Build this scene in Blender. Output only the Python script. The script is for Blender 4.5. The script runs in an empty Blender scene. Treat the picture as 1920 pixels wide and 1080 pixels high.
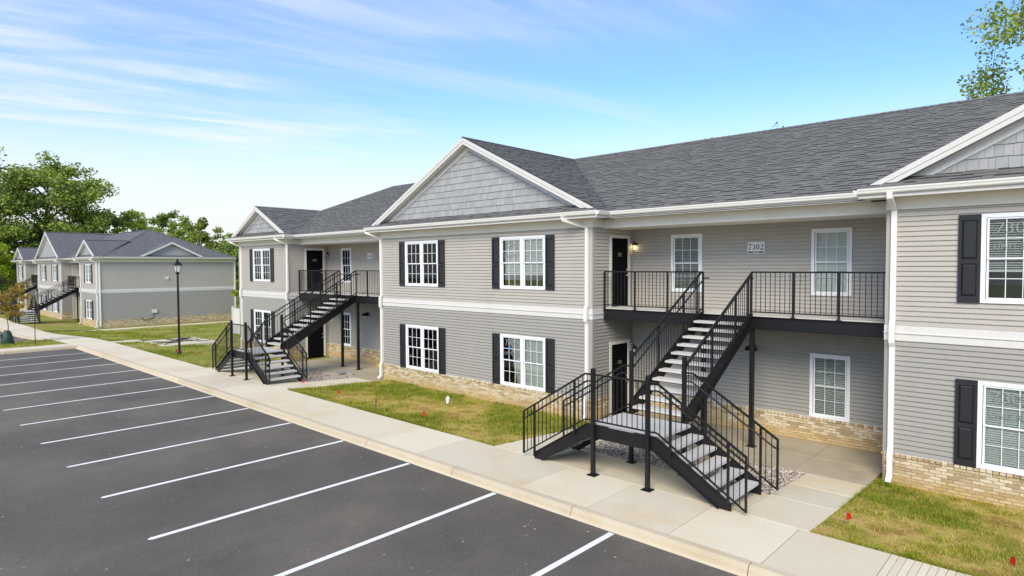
import bpy, math, random
import numpy as np
from mathutils import Vector, Matrix

scene = bpy.context.scene
COL = scene.collection
R = math.radians

# ---------------------------------------------------------------- camera
cam_d = bpy.data.cameras.new('camera')
cam = bpy.data.objects.new('camera', cam_d)
COL.objects.link(cam)
YAW, PITCH, ROLL = 0.750, -0.035, -0.004
fw = Vector((-math.sin(YAW) * math.cos(PITCH), math.cos(YAW) * math.cos(PITCH), math.sin(PITCH)))
rt = Vector((math.cos(YAW), math.sin(YAW), 0))
up = rt.cross(fw)
r2 = rt * math.cos(ROLL) + up * math.sin(ROLL)
u2 = -rt * math.sin(ROLL) + up * math.cos(ROLL)
M = Matrix((r2, u2, -fw)).transposed().to_4x4()
M.translation = Vector((10.63, -14.836, 4.326))
cam.matrix_world = M
cam_d.sensor_width = 36
cam_d.lens = 36 * 1167.7 / 1920
cam_d.clip_start = 0.1
cam_d.clip_end = 2000
scene.camera = cam

# ---------------------------------------------------------------- sky and sun
SUN_DIR = Vector((0.36, -0.74, 0.66)).normalized()      # towards the sun
world = bpy.data.worlds.new('World')
scene.world = world
world.use_nodes = True
nt = world.node_tree
nt.nodes.clear()


def N(tree, t, **k):
    n = tree.nodes.new(t)
    for a, v in k.items():
        setattr(n, a, v)
    return n


def math_node(tree, op, a, b=None, clamp=False):
    n = tree.nodes.new('ShaderNodeMath')
    n.operation = op
    n.use_clamp = clamp
    for i, v in enumerate((a, b)):
        if v is None:
            continue
        if isinstance(v, (int, float)):
            n.inputs[i].default_value = v
        else:
            tree.links.new(v, n.inputs[i])
    return n.outputs[0]


def maprange(tree, v, a, b, c=0.0, d=1.0, smooth=True):
    n = tree.nodes.new('ShaderNodeMapRange')
    n.interpolation_type = 'SMOOTHSTEP' if smooth else 'LINEAR'
    tree.links.new(v, n.inputs[0])
    for i, x in enumerate((a, b, c, d)):
        n.inputs[i + 1].default_value = x
    return n.outputs[0]


sky = N(nt, 'ShaderNodeTexSky', sky_type='NISHITA', sun_disc=False)
sky.sun_elevation = math.asin(SUN_DIR.z)
sky.sun_rotation = math.atan2(SUN_DIR.x, SUN_DIR.y)
sky.air_density = 1.0
sky.dust_density = 0.6
sky.ozone_density = 2.0
tc = N(nt, 'ShaderNodeTexCoord')
sep = N(nt, 'ShaderNodeSeparateXYZ')
nt.links.new(tc.outputs['Generated'], sep.inputs[0])
zc = math_node(nt, 'ADD', math_node(nt, 'MAXIMUM', sep.outputs[2], 0.0), 0.10)
px = math_node(nt, 'DIVIDE', sep.outputs[0], zc)
py = math_node(nt, 'DIVIDE', sep.outputs[1], zc)
comb = N(nt, 'ShaderNodeCombineXYZ')
nt.links.new(px, comb.inputs[0])
nt.links.new(py, comb.inputs[1])


def cloud_layer(rot, sx, sy, scale, detail, lo, hi, off, dist=0.6):
    m0 = N(nt, 'ShaderNodeMapping')
    m0.inputs['Rotation'].default_value = (0, 0, R(-rot))
    nt.links.new(comb.outputs[0], m0.inputs[0])
    mp = N(nt, 'ShaderNodeMapping')
    mp.inputs['Scale'].default_value = (sx, sy, 1)
    mp.inputs['Location'].default_value = off
    nt.links.new(m0.outputs[0], mp.inputs[0])
    nz = N(nt, 'ShaderNodeTexNoise')
    nz.inputs['Scale'].default_value = scale
    nz.inputs['Detail'].default_value = detail
    nz.inputs['Roughness'].default_value = 0.55
    nz.inputs['Distortion'].default_value = dist
    nt.links.new(mp.outputs[0], nz.inputs['Vector'])
    return maprange(nt, nz.outputs[0], lo, hi)


c1 = cloud_layer(74, 0.16, 1.0, 1.5, 7, 0.50, 0.82, (3.1, 1.47, 0))
c2 = cloud_layer(66, 0.55, 1.0, 0.32, 4, 0.36, 0.64, (7.7, 3.2, 0), 0.2)
c3 = cloud_layer(76, 0.22, 1.0, 2.3, 9, 0.36, 0.66, (1.9, 6.1, 0), 1.1)
c4 = cloud_layer(72, 0.30, 1.0, 5.5, 9, 0.40, 0.72, (4.4, 2.9, 0), 1.4)
haze = maprange(nt, sep.outputs[2], 0.27, 0.06, 0.0, 1.0)
wisp = math_node(nt, 'ADD', math_node(nt, 'MULTIPLY', c3, 0.55), math_node(nt, 'MULTIPLY', c4, 0.30))
veil = math_node(nt, 'MULTIPLY', c2, math_node(nt, 'ADD', wisp, 0.18))
sl_ = math_node(nt, 'MULTIPLY', c1, 0.5)
fac = math_node(nt, 'MAXIMUM', math_node(nt, 'MAXIMUM', sl_, veil), haze)
mix = N(nt, 'ShaderNodeMix', data_type='RGBA')
nt.links.new(fac, mix.inputs[0])
tint = N(nt, 'ShaderNodeMix', data_type='RGBA', blend_type='MULTIPLY')
tint.inputs[0].default_value = 1.0
nt.links.new(sky.outputs[0], tint.inputs[6])
tint.inputs[7].default_value = (0.80, 1.0, 1.24, 1)
nt.links.new(tint.outputs[2], mix.inputs[6])
mix.inputs[7].default_value = (4.65, 4.82, 4.82, 1)
bg = N(nt, 'ShaderNodeBackground')
bg.inputs[1].default_value = 0.145
nt.links.new(mix.outputs[2], bg.inputs[0])
wo = N(nt, 'ShaderNodeOutputWorld')
nt.links.new(bg.outputs[0], wo.inputs[0])

sun_d = bpy.data.lights.new('sun', 'SUN')
sun_d.energy = 2.75
sun_d.angle = R(32)
sun_d.color = (1.0, 0.875, 0.69)
sun = bpy.data.objects.new('sun', sun_d)
COL.objects.link(sun)
sun.rotation_euler = (-SUN_DIR).to_track_quat('-Z', 'Y').to_euler()

scene.view_settings.view_transform = 'Standard'
scene.view_settings.look = 'None'
scene.view_settings.exposure = 0.5
scene.view_settings.gamma = 1.0
scene.view_settings.use_curve_mapping = False
scene.render.engine = 'CYCLES'

rnd = random.Random(7)


# ---------------------------------------------------------------- materials
def mat(name, color, rough=0.6, spec=0.4, metallic=0.0):
    m = bpy.data.materials.new(name)
    m.use_nodes = True
    b = m.node_tree.nodes['Principled BSDF']
    b.inputs['Base Color'].default_value = (*color, 1)
    b.inputs['Roughness'].default_value = rough
    b.inputs['Specular IOR Level'].default_value = spec
    b.inputs['Metallic'].default_value = metallic
    return m


def ramp(tree, fac, stops):
    r = tree.nodes.new('ShaderNodeValToRGB')
    els = r.color_ramp.elements
    while len(els) < len(stops):
        els.new(0.5)
    for e, (p, c) in zip(els, stops):
        e.position = p
        e.color = (*c, 1)
    tree.links.new(fac, r.inputs[0])
    return r.outputs[0]


def noise(tree, scale, detail=4, rough=0.55, vec=None, dist=0.0, stretch=None):
    n = tree.nodes.new('ShaderNodeTexNoise')
    n.inputs['Scale'].default_value = scale
    n.inputs['Detail'].default_value = detail
    n.inputs['Roughness'].default_value = rough
    n.inputs['Distortion'].default_value = dist
    if vec is None:
        vec = tree.nodes.new('ShaderNodeNewGeometry').outputs['Position']
    if stretch:
        mp = tree.nodes.new('ShaderNodeMapping')
        mp.inputs['Scale'].default_value = stretch
        tree.links.new(vec, mp.inputs[0])
        vec = mp.outputs[0]
    tree.links.new(vec, n.inputs['Vector'])
    return n.outputs[0]


def mixc(tree, fac, a, b, blend='MIX'):
    n = tree.nodes.new('ShaderNodeMix')
    n.data_type = 'RGBA'
    n.blend_type = blend
    for i, v in ((0, fac), (6, a), (7, b)):
        if isinstance(v, (int, float)):
            n.inputs[i].default_value = v
        elif isinstance(v, tuple):
            n.inputs[i].default_value = (*v, 1)
        else:
            tree.links.new(v, n.inputs[i])
    return n.outputs[2]


def set_color(m, sock):
    m.node_tree.links.new(sock, m.node_tree.nodes['Principled BSDF'].inputs['Base Color'])


def set_bump(m, h, strength=0.3, dist=0.01):
    t = m.node_tree
    b = t.nodes.new('ShaderNodeBump')
    b.inputs['Strength'].default_value = strength
    b.inputs['Distance'].default_value = dist
    t.links.new(h, b.inputs['Height'])
    t.links.new(b.outputs[0], t.nodes['Principled BSDF'].inputs['Normal'])


def grimy(name, color, rough=0.55, amount=0.12, scale=1.3, spec=0.4, dark=(0.55, 0.5, 0.42)):
    """plain paint / vinyl with faint dust and rain streaks"""
    m = mat(name, color, rough, spec)
    t = m.node_tree
    n1 = noise(t, scale, 5, 0.6, stretch=(1, 1, 0.35))
    n2 = noise(t, 26, 3, 0.6)
    f = math_node(t, 'MULTIPLY', maprange(t, n1, 0.45, 0.8), amount)
    c = mixc(t, f, color, tuple(x * y for x, y in zip(color, dark)))
    v = maprange(t, n2, 0.3, 0.7, 0.96, 1.04)
    hs = t.nodes.new('ShaderNodeHueSaturation')
    t.links.new(v, hs.inputs['Value'])
    t.links.new(c, hs.inputs['Color'])
    set_color(m, hs.outputs[0])
    return m


MT = {}
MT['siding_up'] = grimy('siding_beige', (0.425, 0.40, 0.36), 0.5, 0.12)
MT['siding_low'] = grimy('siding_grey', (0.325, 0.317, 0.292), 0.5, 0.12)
MT['white'] = grimy('white_trim', (0.64, 0.635, 0.61), 0.45, 0.10)
MT['cream'] = grimy('cream_soffit', (0.80, 0.77, 0.69), 0.5, 0.12)
MT['gutter'] = grimy('gutter_white', (0.82, 0.81, 0.77), 0.35, 0.10)
MT['shutter'] = grimy('shutter_charcoal', (0.020, 0.021, 0.025), 0.42, 0.3)
MT['door'] = grimy('door_black', (0.006, 0.006, 0.007), 0.85, 0.2, 1.3, 0.04)
MT['door_cream'] = grimy('door_cream', (0.62, 0.58, 0.50), 0.5, 0.1)
MT['steel'] = grimy('black_steel', (0.010, 0.010, 0.011), 0.42, 0.4, 2.5, 0.35, (2.0, 1.95, 1.9))
MT['nickel'] = mat('satin_nickel', (0.62, 0.60, 0.57), 0.3, 0.5, 1.0)
MT['frame'] = mat('window_vinyl', (0.80, 0.82, 0.85), 0.4)
MT['dark_room'] = mat('room_dark', (0.09, 0.09, 0.085), 0.9)
MT['ink'] = mat('sign_ink', (0.012, 0.012, 0.014), 0.5)
MT['sign'] = mat('sign_white', (0.78, 0.78, 0.78), 0.4)
MT['chalk'] = mat('glass_marker', (0.24, 0.29, 0.27), 0.8)
MT['tape'] = mat('blue_tape', (0.10, 0.38, 0.75), 0.6)
MT['red'] = mat('flag_red', (0.50, 0.015, 0.010), 0.5)
MT['wire'] = mat('wire', (0.35, 0.35, 0.35), 0.4, 0.5, 0.8)
MT['pvc'] = mat('pvc', (0.78, 0.78, 0.76), 0.4)
MT['mortar'] = grimy('mortar', (0.42, 0.37, 0.30), 0.9, 0.3)


def blind_mat():
    m = mat('blind_slat', (0.80, 0.82, 0.77), 0.6)
    return m


MT['blind'] = blind_mat()


def glass_mat():
    m = bpy.data.materials.new('window_glass')
    m.use_nodes = True
    t = m.node_tree
    t.nodes.clear()
    out = t.nodes.new('ShaderNodeOutputMaterial')
    tr = t.nodes.new('ShaderNodeBsdfTransparent')
    tr.inputs[0].default_value = (0.93, 0.96, 0.95, 1)
    gl = t.nodes.new('ShaderNodeBsdfGlossy')
    gl.inputs['Roughness'].default_value = 0.01
    fr = t.nodes.new('ShaderNodeFresnel')
    fr.inputs[0].default_value = 1.45
    mx = t.nodes.new('ShaderNodeMixShader')
    t.links.new(fr.outputs[0], mx.inputs[0])
    t.links.new(tr.outputs[0], mx.inputs[1])
    t.links.new(gl.outputs[0], mx.inputs[2])
    t.links.new(mx.outputs[0], out.inputs[0])
    return m


MT['glass'] = glass_mat()


def emit_mat(name, color, s):
    m = mat(name, color, 0.4)
    b = m.node_tree.nodes['Principled BSDF']
    b.inputs['Emission Color'].default_value = (*color, 1)
    b.inputs['Emission Strength'].default_value = s
    return m


MT['bulb'] = emit_mat('lit_bulb', (1.0, 0.72, 0.30), 9.0)
MT['lamp_glass'] = mat('frosted_lamp_glass', (0.75, 0.75, 0.72), 0.4)


def roof_mat():
    m = mat('asphalt_shingle', (0.07, 0.073, 0.08), 0.85, 0.25)
    t = m.node_tree
    g = t.nodes.new('ShaderNodeNewGeometry')
    isl = g.outputs['Random Per Island']
    c = ramp(t, isl, [(0.0, (0.132, 0.133, 0.131)), (0.5, (0.156, 0.157, 0.154)), (0.9, (0.176, 0.177, 0.174)), (1.0, (0.180, 0.181, 0.178))])
    n = noise(t, 60, 3, 0.7)
    c2 = mixc(t, maprange(t, n, 0.3, 0.75, 0.0, 0.3), c, (0.19, 0.19, 0.19))
    nl = noise(t, 0.6, 3)
    c3 = mixc(t, maprange(t, nl, 0.4, 0.75, 0.0, 0.10), c2, (0.17, 0.17, 0.167))
    set_color(m, c3)
    set_bump(m, noise(t, 160, 2), 0.4, 0.004)
    return m


MT['roof'] = roof_mat()
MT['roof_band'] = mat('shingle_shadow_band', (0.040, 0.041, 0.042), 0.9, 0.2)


def roof_far_mat():
    m = mat('asphalt_shingle_distant', (0.08, 0.082, 0.09), 0.85, 0.25)
    t = m.node_tree
    n = noise(t, 3.2, 4, 0.7, stretch=(1, 1, 4))
    set_color(m, ramp(t, n, [(0.3, (0.08, 0.083, 0.09)), (0.7, (0.15, 0.154, 0.165))]))
    set_bump(m, noise(t, 14, 2, stretch=(0.4, 0.4, 3)), 0.5, 0.02)
    return m


MT['roof_far'] = roof_far_mat()


def shake_mat():
    m = mat('shake_grey', (0.36, 0.37, 0.38), 0.65, 0.3)
    t = m.node_tree
    oi = t.nodes.new('ShaderNodeObjectInfo')
    g = t.nodes.new('ShaderNodeNewGeometry')
    s = math_node(t, 'FRACT', math_node(t, 'ADD', oi.outputs['Random'], g.outputs['Random Per Island']))
    c = ramp(t, s, [(0.0, (0.315, 0.325, 0.33)), (0.5, (0.35, 0.36, 0.365)), (1.0, (0.39, 0.40, 0.405))])
    grain = noise(t, 9, 4, 0.6, stretch=(6, 6, 0.5))
    c2 = mixc(t, maprange(t, grain, 0.35, 0.7, 0, 0.3), c, (0.26, 0.265, 0.27))
    set_color(m, c2)
    set_bump(m, grain, 0.4, 0.006)
    return m


MT['shake'] = shake_mat()


def brick_mat():
    m = mat('tan_brick', (0.5, 0.4, 0.28), 0.85, 0.25)
    t = m.node_tree
    oi = t.nodes.new('ShaderNodeObjectInfo')
    g = t.nodes.new('ShaderNodeNewGeometry')
    s = math_node(t, 'FRACT', math_node(t, 'ADD', oi.outputs['Random'], g.outputs['Random Per Island']))
    c = ramp(t, s, [(0.0, (0.36, 0.27, 0.15)), (0.35, (0.52, 0.41, 0.24)), (0.7, (0.63, 0.53, 0.35)), (1.0, (0.70, 0.62, 0.46))])
    n = noise(t, 22, 4, 0.7)
    c2 = mixc(t, maprange(t, n, 0.5, 0.72, 0.0, 0.65), c, (0.22, 0.17, 0.12))
    # soil splashed on the lowest courses
    sp = t.nodes.new('ShaderNodeSeparateXYZ')
    t.links.new(g.outputs['Position'], sp.inputs[0])
    far = math_node(t, 'MULTIPLY', math_node(t, 'LESS_THAN', sp.outputs[0], -45.0), 0.75)
    zz = math_node(t, 'ADD', math_node(t, 'ADD', sp.outputs[2], far), math_node(t, 'MULTIPLY', noise(t, 2.5, 3), 0.35))
    soil = maprange(t, zz, 0.34, -0.04, 0.0, 0.7)
    c3 = mixc(t, soil, c2, (0.52, 0.36, 0.13))
    set_color(m, c3)
    set_bump(m, n, 0.5, 0.004)
    return m


MT['brick'] = brick_mat()


def concrete_mat(name, base, stain, stain_amt, scale=0.5, blotch=0.5):
    m = mat(name, base, 0.85, 0.25)
    t = m.node_tree
    n1 = noise(t, scale, 6, 0.6)
    n2 = noise(t, 45, 4, 0.7)
    n3 = noise(t, 3.5, 4, 0.65)
    oi = t.nodes.new('ShaderNodeObjectInfo')
    slab = maprange(t, oi.outputs['Random'], 0, 1, 0.92, 1.06, False)
    c = mixc(t, math_node(t, 'MULTIPLY', maprange(t, n1, 0.45, 0.78), stain_amt), base, stain)
    c = mixc(t, math_node(t, 'MULTIPLY', maprange(t, n3, 0.5, 0.8), blotch * 0.5), c, tuple(x * 0.72 for x in base))
    hs = t.nodes.new('ShaderNodeHueSaturation')
    t.links.new(math_node(t, 'MULTIPLY', slab, maprange(t, n2, 0.25, 0.75, 0.92, 1.08)), hs.inputs['Value'])
    t.links.new(c, hs.inputs['Color'])
    set_color(m, hs.outputs[0])
    set_bump(m, n2, 0.25, 0.003)
    return m


MT['concrete'] = concrete_mat('concrete_walk', (0.65, 0.595, 0.465), (0.60, 0.43, 0.23), 0.6, 0.45)
MT['concrete_porch'] = concrete_mat('concrete_porch', (0.43, 0.375, 0.275), (0.30, 0.24, 0.15), 0.7, 0.8)
MT['kerb'] = concrete_mat('concrete_kerb', (0.53, 0.46, 0.34), (0.42, 0.33, 0.21), 0.6, 0.6)
MT['tread'] = concrete_mat('concrete_tread', (0.56, 0.55, 0.52), (0.47, 0.45, 0.41), 0.4, 1.5)


def asphalt_mat():
    m = mat('asphalt', (0.07, 0.07, 0.07), 0.8, 0.3)
    t = m.node_tree
    n1 = noise(t, 0.22, 6, 0.65)
    n2 = noise(t, 120, 2, 0.8)
    n2b = noise(t, 38, 3, 0.85)
    n3 = noise(t, 0.9, 6, 0.72, stretch=(1, 0.4, 1))
    n4 = noise(t, 2.1, 7, 0.75, stretch=(0.5, 1.4, 1), dist=1.2)
    c = ramp(t, n1, [(0.32, (0.080, 0.073, 0.063)), (0.5, (0.114, 0.103, 0.088)), (0.68, (0.160, 0.141, 0.116))])
    c = mixc(t, maprange(t, n3, 0.52, 0.78, 0, 0.55), c, (0.175, 0.153, 0.125))
    c = mixc(t, maprange(t, n4, 0.60, 0.74, 0, 0.35), c, (0.16, 0.15, 0.135))
    c = mixc(t, maprange(t, n2b, 0.54, 0.74, 0, 0.6), c, (0.24, 0.23, 0.21))
    c = mixc(t, maprange(t, n2b, 0.46, 0.28, 0, 0.7), c, (0.035, 0.034, 0.032))
    c = mixc(t, maprange(t, n2, 0.6, 0.8, 0, 0.6), c, (0.22, 0.215, 0.20))
    set_color(m, c)
    set_bump(m, n2b, 0.6, 0.008)
    return m


MT['asphalt'] = asphalt_mat()


def paint_mat():
    m = mat('line_paint', (0.80, 0.80, 0.79), 0.6, 0.3)
    t = m.node_tree
    n = noise(t, 70, 4, 0.8)
    n2 = noise(t, 2.2, 4, 0.7)
    c = mixc(t, maprange(t, n, 0.58, 0.75, 0, 0.65), (0.80, 0.80, 0.785), (0.22, 0.22, 0.21))
    c = mixc(t, maprange(t, n2, 0.5, 0.75, 0, 0.4), c, (0.45, 0.44, 0.42))
    set_color(m, c)
    return m


MT['paint'] = paint_mat()


def ground_mat(name, stops, scale):
    m = mat(name, (0.2, 0.2, 0.1), 0.95, 0.15)
    t = m.node_tree
    n = noise(t, scale, 6, 0.65)
    c = ramp(t, n, stops)
    n2 = noise(t, 30, 4, 0.75)
    hs = t.nodes.new('ShaderNodeHueSaturation')
    t.links.new(maprange(t, n2, 0.2, 0.8, 0.6, 1.4, False), hs.inputs['Value'])
    t.links.new(c, hs.inputs['Color'])
    set_color(m, hs.outputs[0])
    set_bump(m, n2, 0.8, 0.03)
    return m


GREEN = (0.165, 0.20, 0.018)
OLIVE = (0.27, 0.225, 0.04)
STRAW = (0.50, 0.38, 0.12)
SOIL = (0.36, 0.215, 0.07)
MT['lawn'] = ground_mat('lawn_patchy', [(0.34, GREEN), (0.44, OLIVE), (0.52, STRAW), (0.60, SOIL), (0.70, (0.26, 0.15, 0.06))], 0.9)
MT['lawn_far'] = ground_mat('lawn_green', [(0.30, (0.16, 0.22, 0.03)), (0.5, (0.24, 0.25, 0.05)), (0.62, (0.36, 0.30, 0.11)), (0.75, (0.30, 0.20, 0.08))], 0.30)


def blade_mat():
    m = mat('grass_blade', (0.2, 0.25, 0.04), 0.7, 0.2)
    t = m.node_tree
    g = t.nodes.new('ShaderNodeNewGeometry')
    at = t.nodes.new('ShaderNodeAttribute')
    at.attribute_name = 'tint'
    c = ramp(t, at.outputs['Fac'], [(0.0, (0.14, 0.19, 0.012)), (0.4, (0.25, 0.28, 0.022)), (0.65, (0.42, 0.36, 0.07)), (1.0, (0.62, 0.48, 0.17))])
    set_color(m, c)
    return m


MT['blade'] = blade_mat()


def leaf_mat(name, a, b, c, trans=0.35):
    m = mat(name, b, 0.6, 0.25)
    t = m.node_tree
    g = t.nodes.new('ShaderNodeNewGeometry')
    col = ramp(t, g.outputs['Random Per Island'], [(0.0, a), (0.55, b), (1.0, c)])
    set_color(m, col)
    bs = t.nodes['Principled BSDF']
    tl = t.nodes.new('ShaderNodeBsdfTranslucent')
    t.links.new(col, tl.inputs[0])
    mx = t.nodes.new('ShaderNodeMixShader')
    mx.inputs[0].default_value = trans
    t.links.new(bs.outputs[0], mx.inputs[1])
    t.links.new(tl.outputs[0], mx.inputs[2])
    t.links.new(mx.outputs[0], t.nodes['Material Output'].inputs[0])
    return m


MT['leaf_oak'] = leaf_mat('leaf_oak', (0.15, 0.22, 0.04), (0.28, 0.37, 0.07), (0.42, 0.50, 0.11))
MT['leaf_dark'] = leaf_mat('leaf_dark', (0.10, 0.16, 0.04), (0.18, 0.26, 0.06), (0.28, 0.36, 0.08))
MT['leaf_lime'] = leaf_mat('leaf_lime', (0.20, 0.30, 0.02), (0.33, 0.44, 0.03), (0.48, 0.56, 0.05), 0.45)
MT['leaf_olive'] = leaf_mat('leaf_olive', (0.13, 0.18, 0.03), (0.22, 0.27, 0.05), (0.34, 0.37, 0.08))
MT['leaf_amber'] = leaf_mat('leaf_amber', (0.22, 0.17, 0.03), (0.38, 0.27, 0.05), (0.50, 0.36, 0.08))
MT['bark'] = grimy('bark', (0.12, 0.10, 0.08), 0.9, 0.5, 5)
MT['bag'] = grimy('green_bag', (0.02, 0.055, 0.04), 0.55, 0.3, 4)


def gravel_mat():
    m = mat('river_gravel', (0.45, 0.4, 0.33), 0.8, 0.25)
    t = m.node_tree
    g = t.nodes.new('ShaderNodeNewGeometry')
    c = ramp(t, g.outputs['Random Per Island'], [(0.0, (0.20, 0.165, 0.13)), (0.35, (0.38, 0.32, 0.25)), (0.7, (0.55, 0.48, 0.40)), (1.0, (0.70, 0.66, 0.60))])
    set_color(m, c)
    return m


MT['gravel'] = gravel_mat()
MT['gravel_bed'] = concrete_mat('gravel_bed', (0.22, 0.18, 0.13), (0.15, 0.12, 0.09), 0.5, 3)


# ---------------------------------------------------------------- mesh helpers
class MB:
    """collects polygons; build() links them as one mesh object"""

    def __init__(s):
        s.v = []
        s.f = []

    def add(s, verts, faces):
        o = len(s.v)
        s.v += [tuple(p) for p in verts]
        s.f += [tuple(i + o for i in f) for f in faces]

    def box(s, x0, x1, y0, y1, z0, z1):
        s.add([(x0, y0, z0), (x1, y0, z0), (x1, y1, z0), (x0, y1, z0), (x0, y0, z1), (x1, y0, z1), (x1, y1, z1), (x0, y1, z1)],
              [(0, 3, 2, 1), (4, 5, 6, 7), (0, 1, 5, 4), (1, 2, 6, 5), (2, 3, 7, 6), (3, 0, 4, 7)])

    def hexa(s, p):
        """8 points: bottom ring then top ring"""
        s.add(p, [(0, 3, 2, 1), (4, 5, 6, 7), (0, 1, 5, 4), (1, 2, 6, 5), (2, 3, 7, 6), (3, 0, 4, 7)])

    def poly(s, pts):
        s.add(pts, [tuple(range(len(pts)))])

    def prism(s, pts, d):
        """polygon pts extruded by vector d"""
        n = len(pts)
        d = Vector(d)
        q = [tuple(Vector(p) + d) for p in pts]
        s.add(list(pts) + q, [tuple(range(n))[::-1], tuple(range(n, 2 * n))] + [(i, (i + 1) % n, (i + 1) % n + n, i + n) for i in range(n)])

    def bar(s, p, q, w, h=None, upv=(0, 0, 1)):
        """square bar from p to q"""
        h = h or w
        p, q = Vector(p), Vector(q)
        d = (q - p).normalized()
        u = Vector(upv)
        if abs(d.dot(u)) > 0.98:
            u = Vector((0, 1, 0))
        a = d.cross(u).normalized() * w / 2
        b = a.cross(d).normalized() * h / 2
        s.hexa([p - a - b, p + a - b, p + a + b, p - a + b, q - a - b, q + a - b, q + a + b, q - a + b])

    def tube(s, path, r, n=8, r1=None, cap=True):
        path = [Vector(p) for p in path]
        rings = []
        m = len(path)
        for i, p in enumerate(path):
            d = (path[min(i + 1, m - 1)] - path[max(i - 1, 0)]).normalized()
            u = Vector((0, 0, 1)) if abs(d.z) < 0.95 else Vector((1, 0, 0))
            a = d.cross(u).normalized()
            b = d.cross(a).normalized()
            rr = r if r1 is None else r + (r1 - r) * i / (m - 1)
            rings.append([p + (a * math.cos(t) + b * math.sin(t)) * rr for t in [2 * math.pi * k / n for k in range(n)]])
        o = len(s.v)
        for rg in rings:
            s.v += [tuple(p) for p in rg]
        for i in range(m - 1):
            for k in range(n):
                k2 = (k + 1) % n
                s.f.append((o + i * n + k, o + i * n + k2, o + (i + 1) * n + k2, o + (i + 1) * n + k))
        if cap:
            s.f.append(tuple(o + k for k in range(n))[::-1])
            s.f.append(tuple(o + (m - 1) * n + k for k in range(n)))

    def lathe(s, prof, n=12, c=(0, 0, 0), sq=False):
        """profile (r,z) turned about a vertical axis through c"""
        o = len(s.v)
        off = math.pi / n if sq else 0
        for r, z in prof:
            for k in range(n):
                t = 2 * math.pi * k / n + off
                s.v.append((c[0] + r * math.cos(t), c[1] + r * math.sin(t), c[2] + z))
        m = len(prof)
        for i in range(m - 1):
            for k in range(n):
                k2 = (k + 1) % n
                s.f.append((o + i * n + k, o + i * n + k2, o + (i + 1) * n + k2, o + (i + 1) * n + k))
        s.f.append(tuple(o + k for k in range(n))[::-1])
        s.f.append(tuple(o + (m - 1) * n + k for k in range(n)))

    def mesh(s, name, material, smooth=False):
        me = bpy.data.meshes.new(name)
        me.from_pydata(s.v, [], s.f)
        if material is not None:
            me.materials.append(MT[material] if isinstance(material, str) else material)
        if smooth:
            me.polygons.foreach_set('use_smooth', [True] * len(me.polygons))
        me.update()
        return me

    def build(s, name, material, parent=None, loc=None, smooth=False, kind=None):
        return link(name, s.mesh(name, material, smooth), parent, loc, kind)


def link(name, me, parent=None, loc=None, kind=None):
    o = bpy.data.objects.new(name, me)
    COL.objects.link(o)
    if parent is not None:
        o.parent = parent
    if loc is not None:
        o.location = loc
    if kind:
        o['kind'] = kind
    return o


def empty(name, loc=(0, 0, 0), rz=0):
    o = bpy.data.objects.new(name, None)
    o.empty_display_size = 0.2
    COL.objects.link(o)
    o.location = loc
    o.rotation_euler = (0, 0, rz)
    return o


def tag(o, label, cat, group=None):
    o['label'] = label
    o['category'] = cat
    if group:
        o['group'] = group
    return o


def copy_tree(o, parent=None):
    c = o.copy()
    COL.objects.link(c)
    c.parent = parent
    for ch in list(o.children):
        copy_tree(ch, c)
    return c


def np_mesh(name, verts, faces_flat, nper, material):
    """fast mesh from numpy: faces all with nper corners"""
    me = bpy.data.meshes.new(name)
    nv = len(verts)
    nf = len(faces_flat) // nper
    me.vertices.add(nv)
    me.vertices.foreach_set('co', np.asarray(verts, dtype=np.float32).ravel())
    me.loops.add(nf * nper)
    me.loops.foreach_set('vertex_index', np.asarray(faces_flat, dtype=np.int32))
    me.polygons.add(nf)
    me.polygons.foreach_set('loop_start', np.arange(0, nf * nper, nper, dtype=np.int32))
    me.materials.append(MT[material] if isinstance(material, str) else material)
    me.update(calc_edges=True)
    me.validate()
    return me


def text_mesh(body, size, name, material, bold=0.0):
    cu = bpy.data.curves.new(name, 'FONT')
    cu.body = body
    cu.size = size
    cu.align_x = 'CENTER'
    cu.align_y = 'CENTER'
    cu.offset = bold
    cu.resolution_u = 3
    cu.space_line = 0.85
    ob = bpy.data.objects.new(name, cu)
    COL.objects.link(ob)
    dg = bpy.context.evaluated_depsgraph_get()
    me = bpy.data.meshes.new_from_object(ob.evaluated_get(dg))
    bpy.data.objects.remove(ob)
    me.materials.clear()
    me.materials.append(MT[material])
    return me


# ---------------------------------------------------------------- the lie of the land
KY = -6.04          # kerb face
SY = -4.26          # back of the sidewalk


def hx(x):
    """the site falls gently towards the far building"""
    t = min(1, max(0, (-31 - x) / 19))
    return -0.62 * (t * t * (3 - 2 * t))


def hy(y):
    """the plots fall from the sidewalk to the house wall"""
    t = min(1, max(0, (y - SY) / 3.9))
    return -0.23 * t


def sheet(name, x0, x1, y0, y1, nx, ny, zf, material, parent=None, kind='structure'):
    mb = MB()
    for i in range(nx + 1):
        for j in range(ny + 1):
            x = x0 + (x1 - x0) * i / nx
            y = y0 + (y1 - y0) * j / ny
            mb.v.append((x, y, zf(x, y)))
    for i in range(nx):
        for j in range(ny):
            a = i * (ny + 1) + j
            mb.f.append((a, a + ny + 1, a + ny + 2, a + 1))
    return mb.build(name, material, parent, kind=kind, smooth=True)


sheet('ground', -420, 260, -160, 420, 80, 60, lambda x, y: hx(x) - 0.30 - (0.0 if -60 < y < 40 else 0.02), 'lawn_far')
lot = sheet('parking_lot', -30.75, 60, -60, KY + 0.02, 4, 4, lambda x, y: -0.15, 'asphalt')
lot2 = sheet('far_parking_lot', -130, -38.2, -40, -6.3, 30, 2, lambda x, y: hx(x) - 0.15, 'asphalt')

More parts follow.
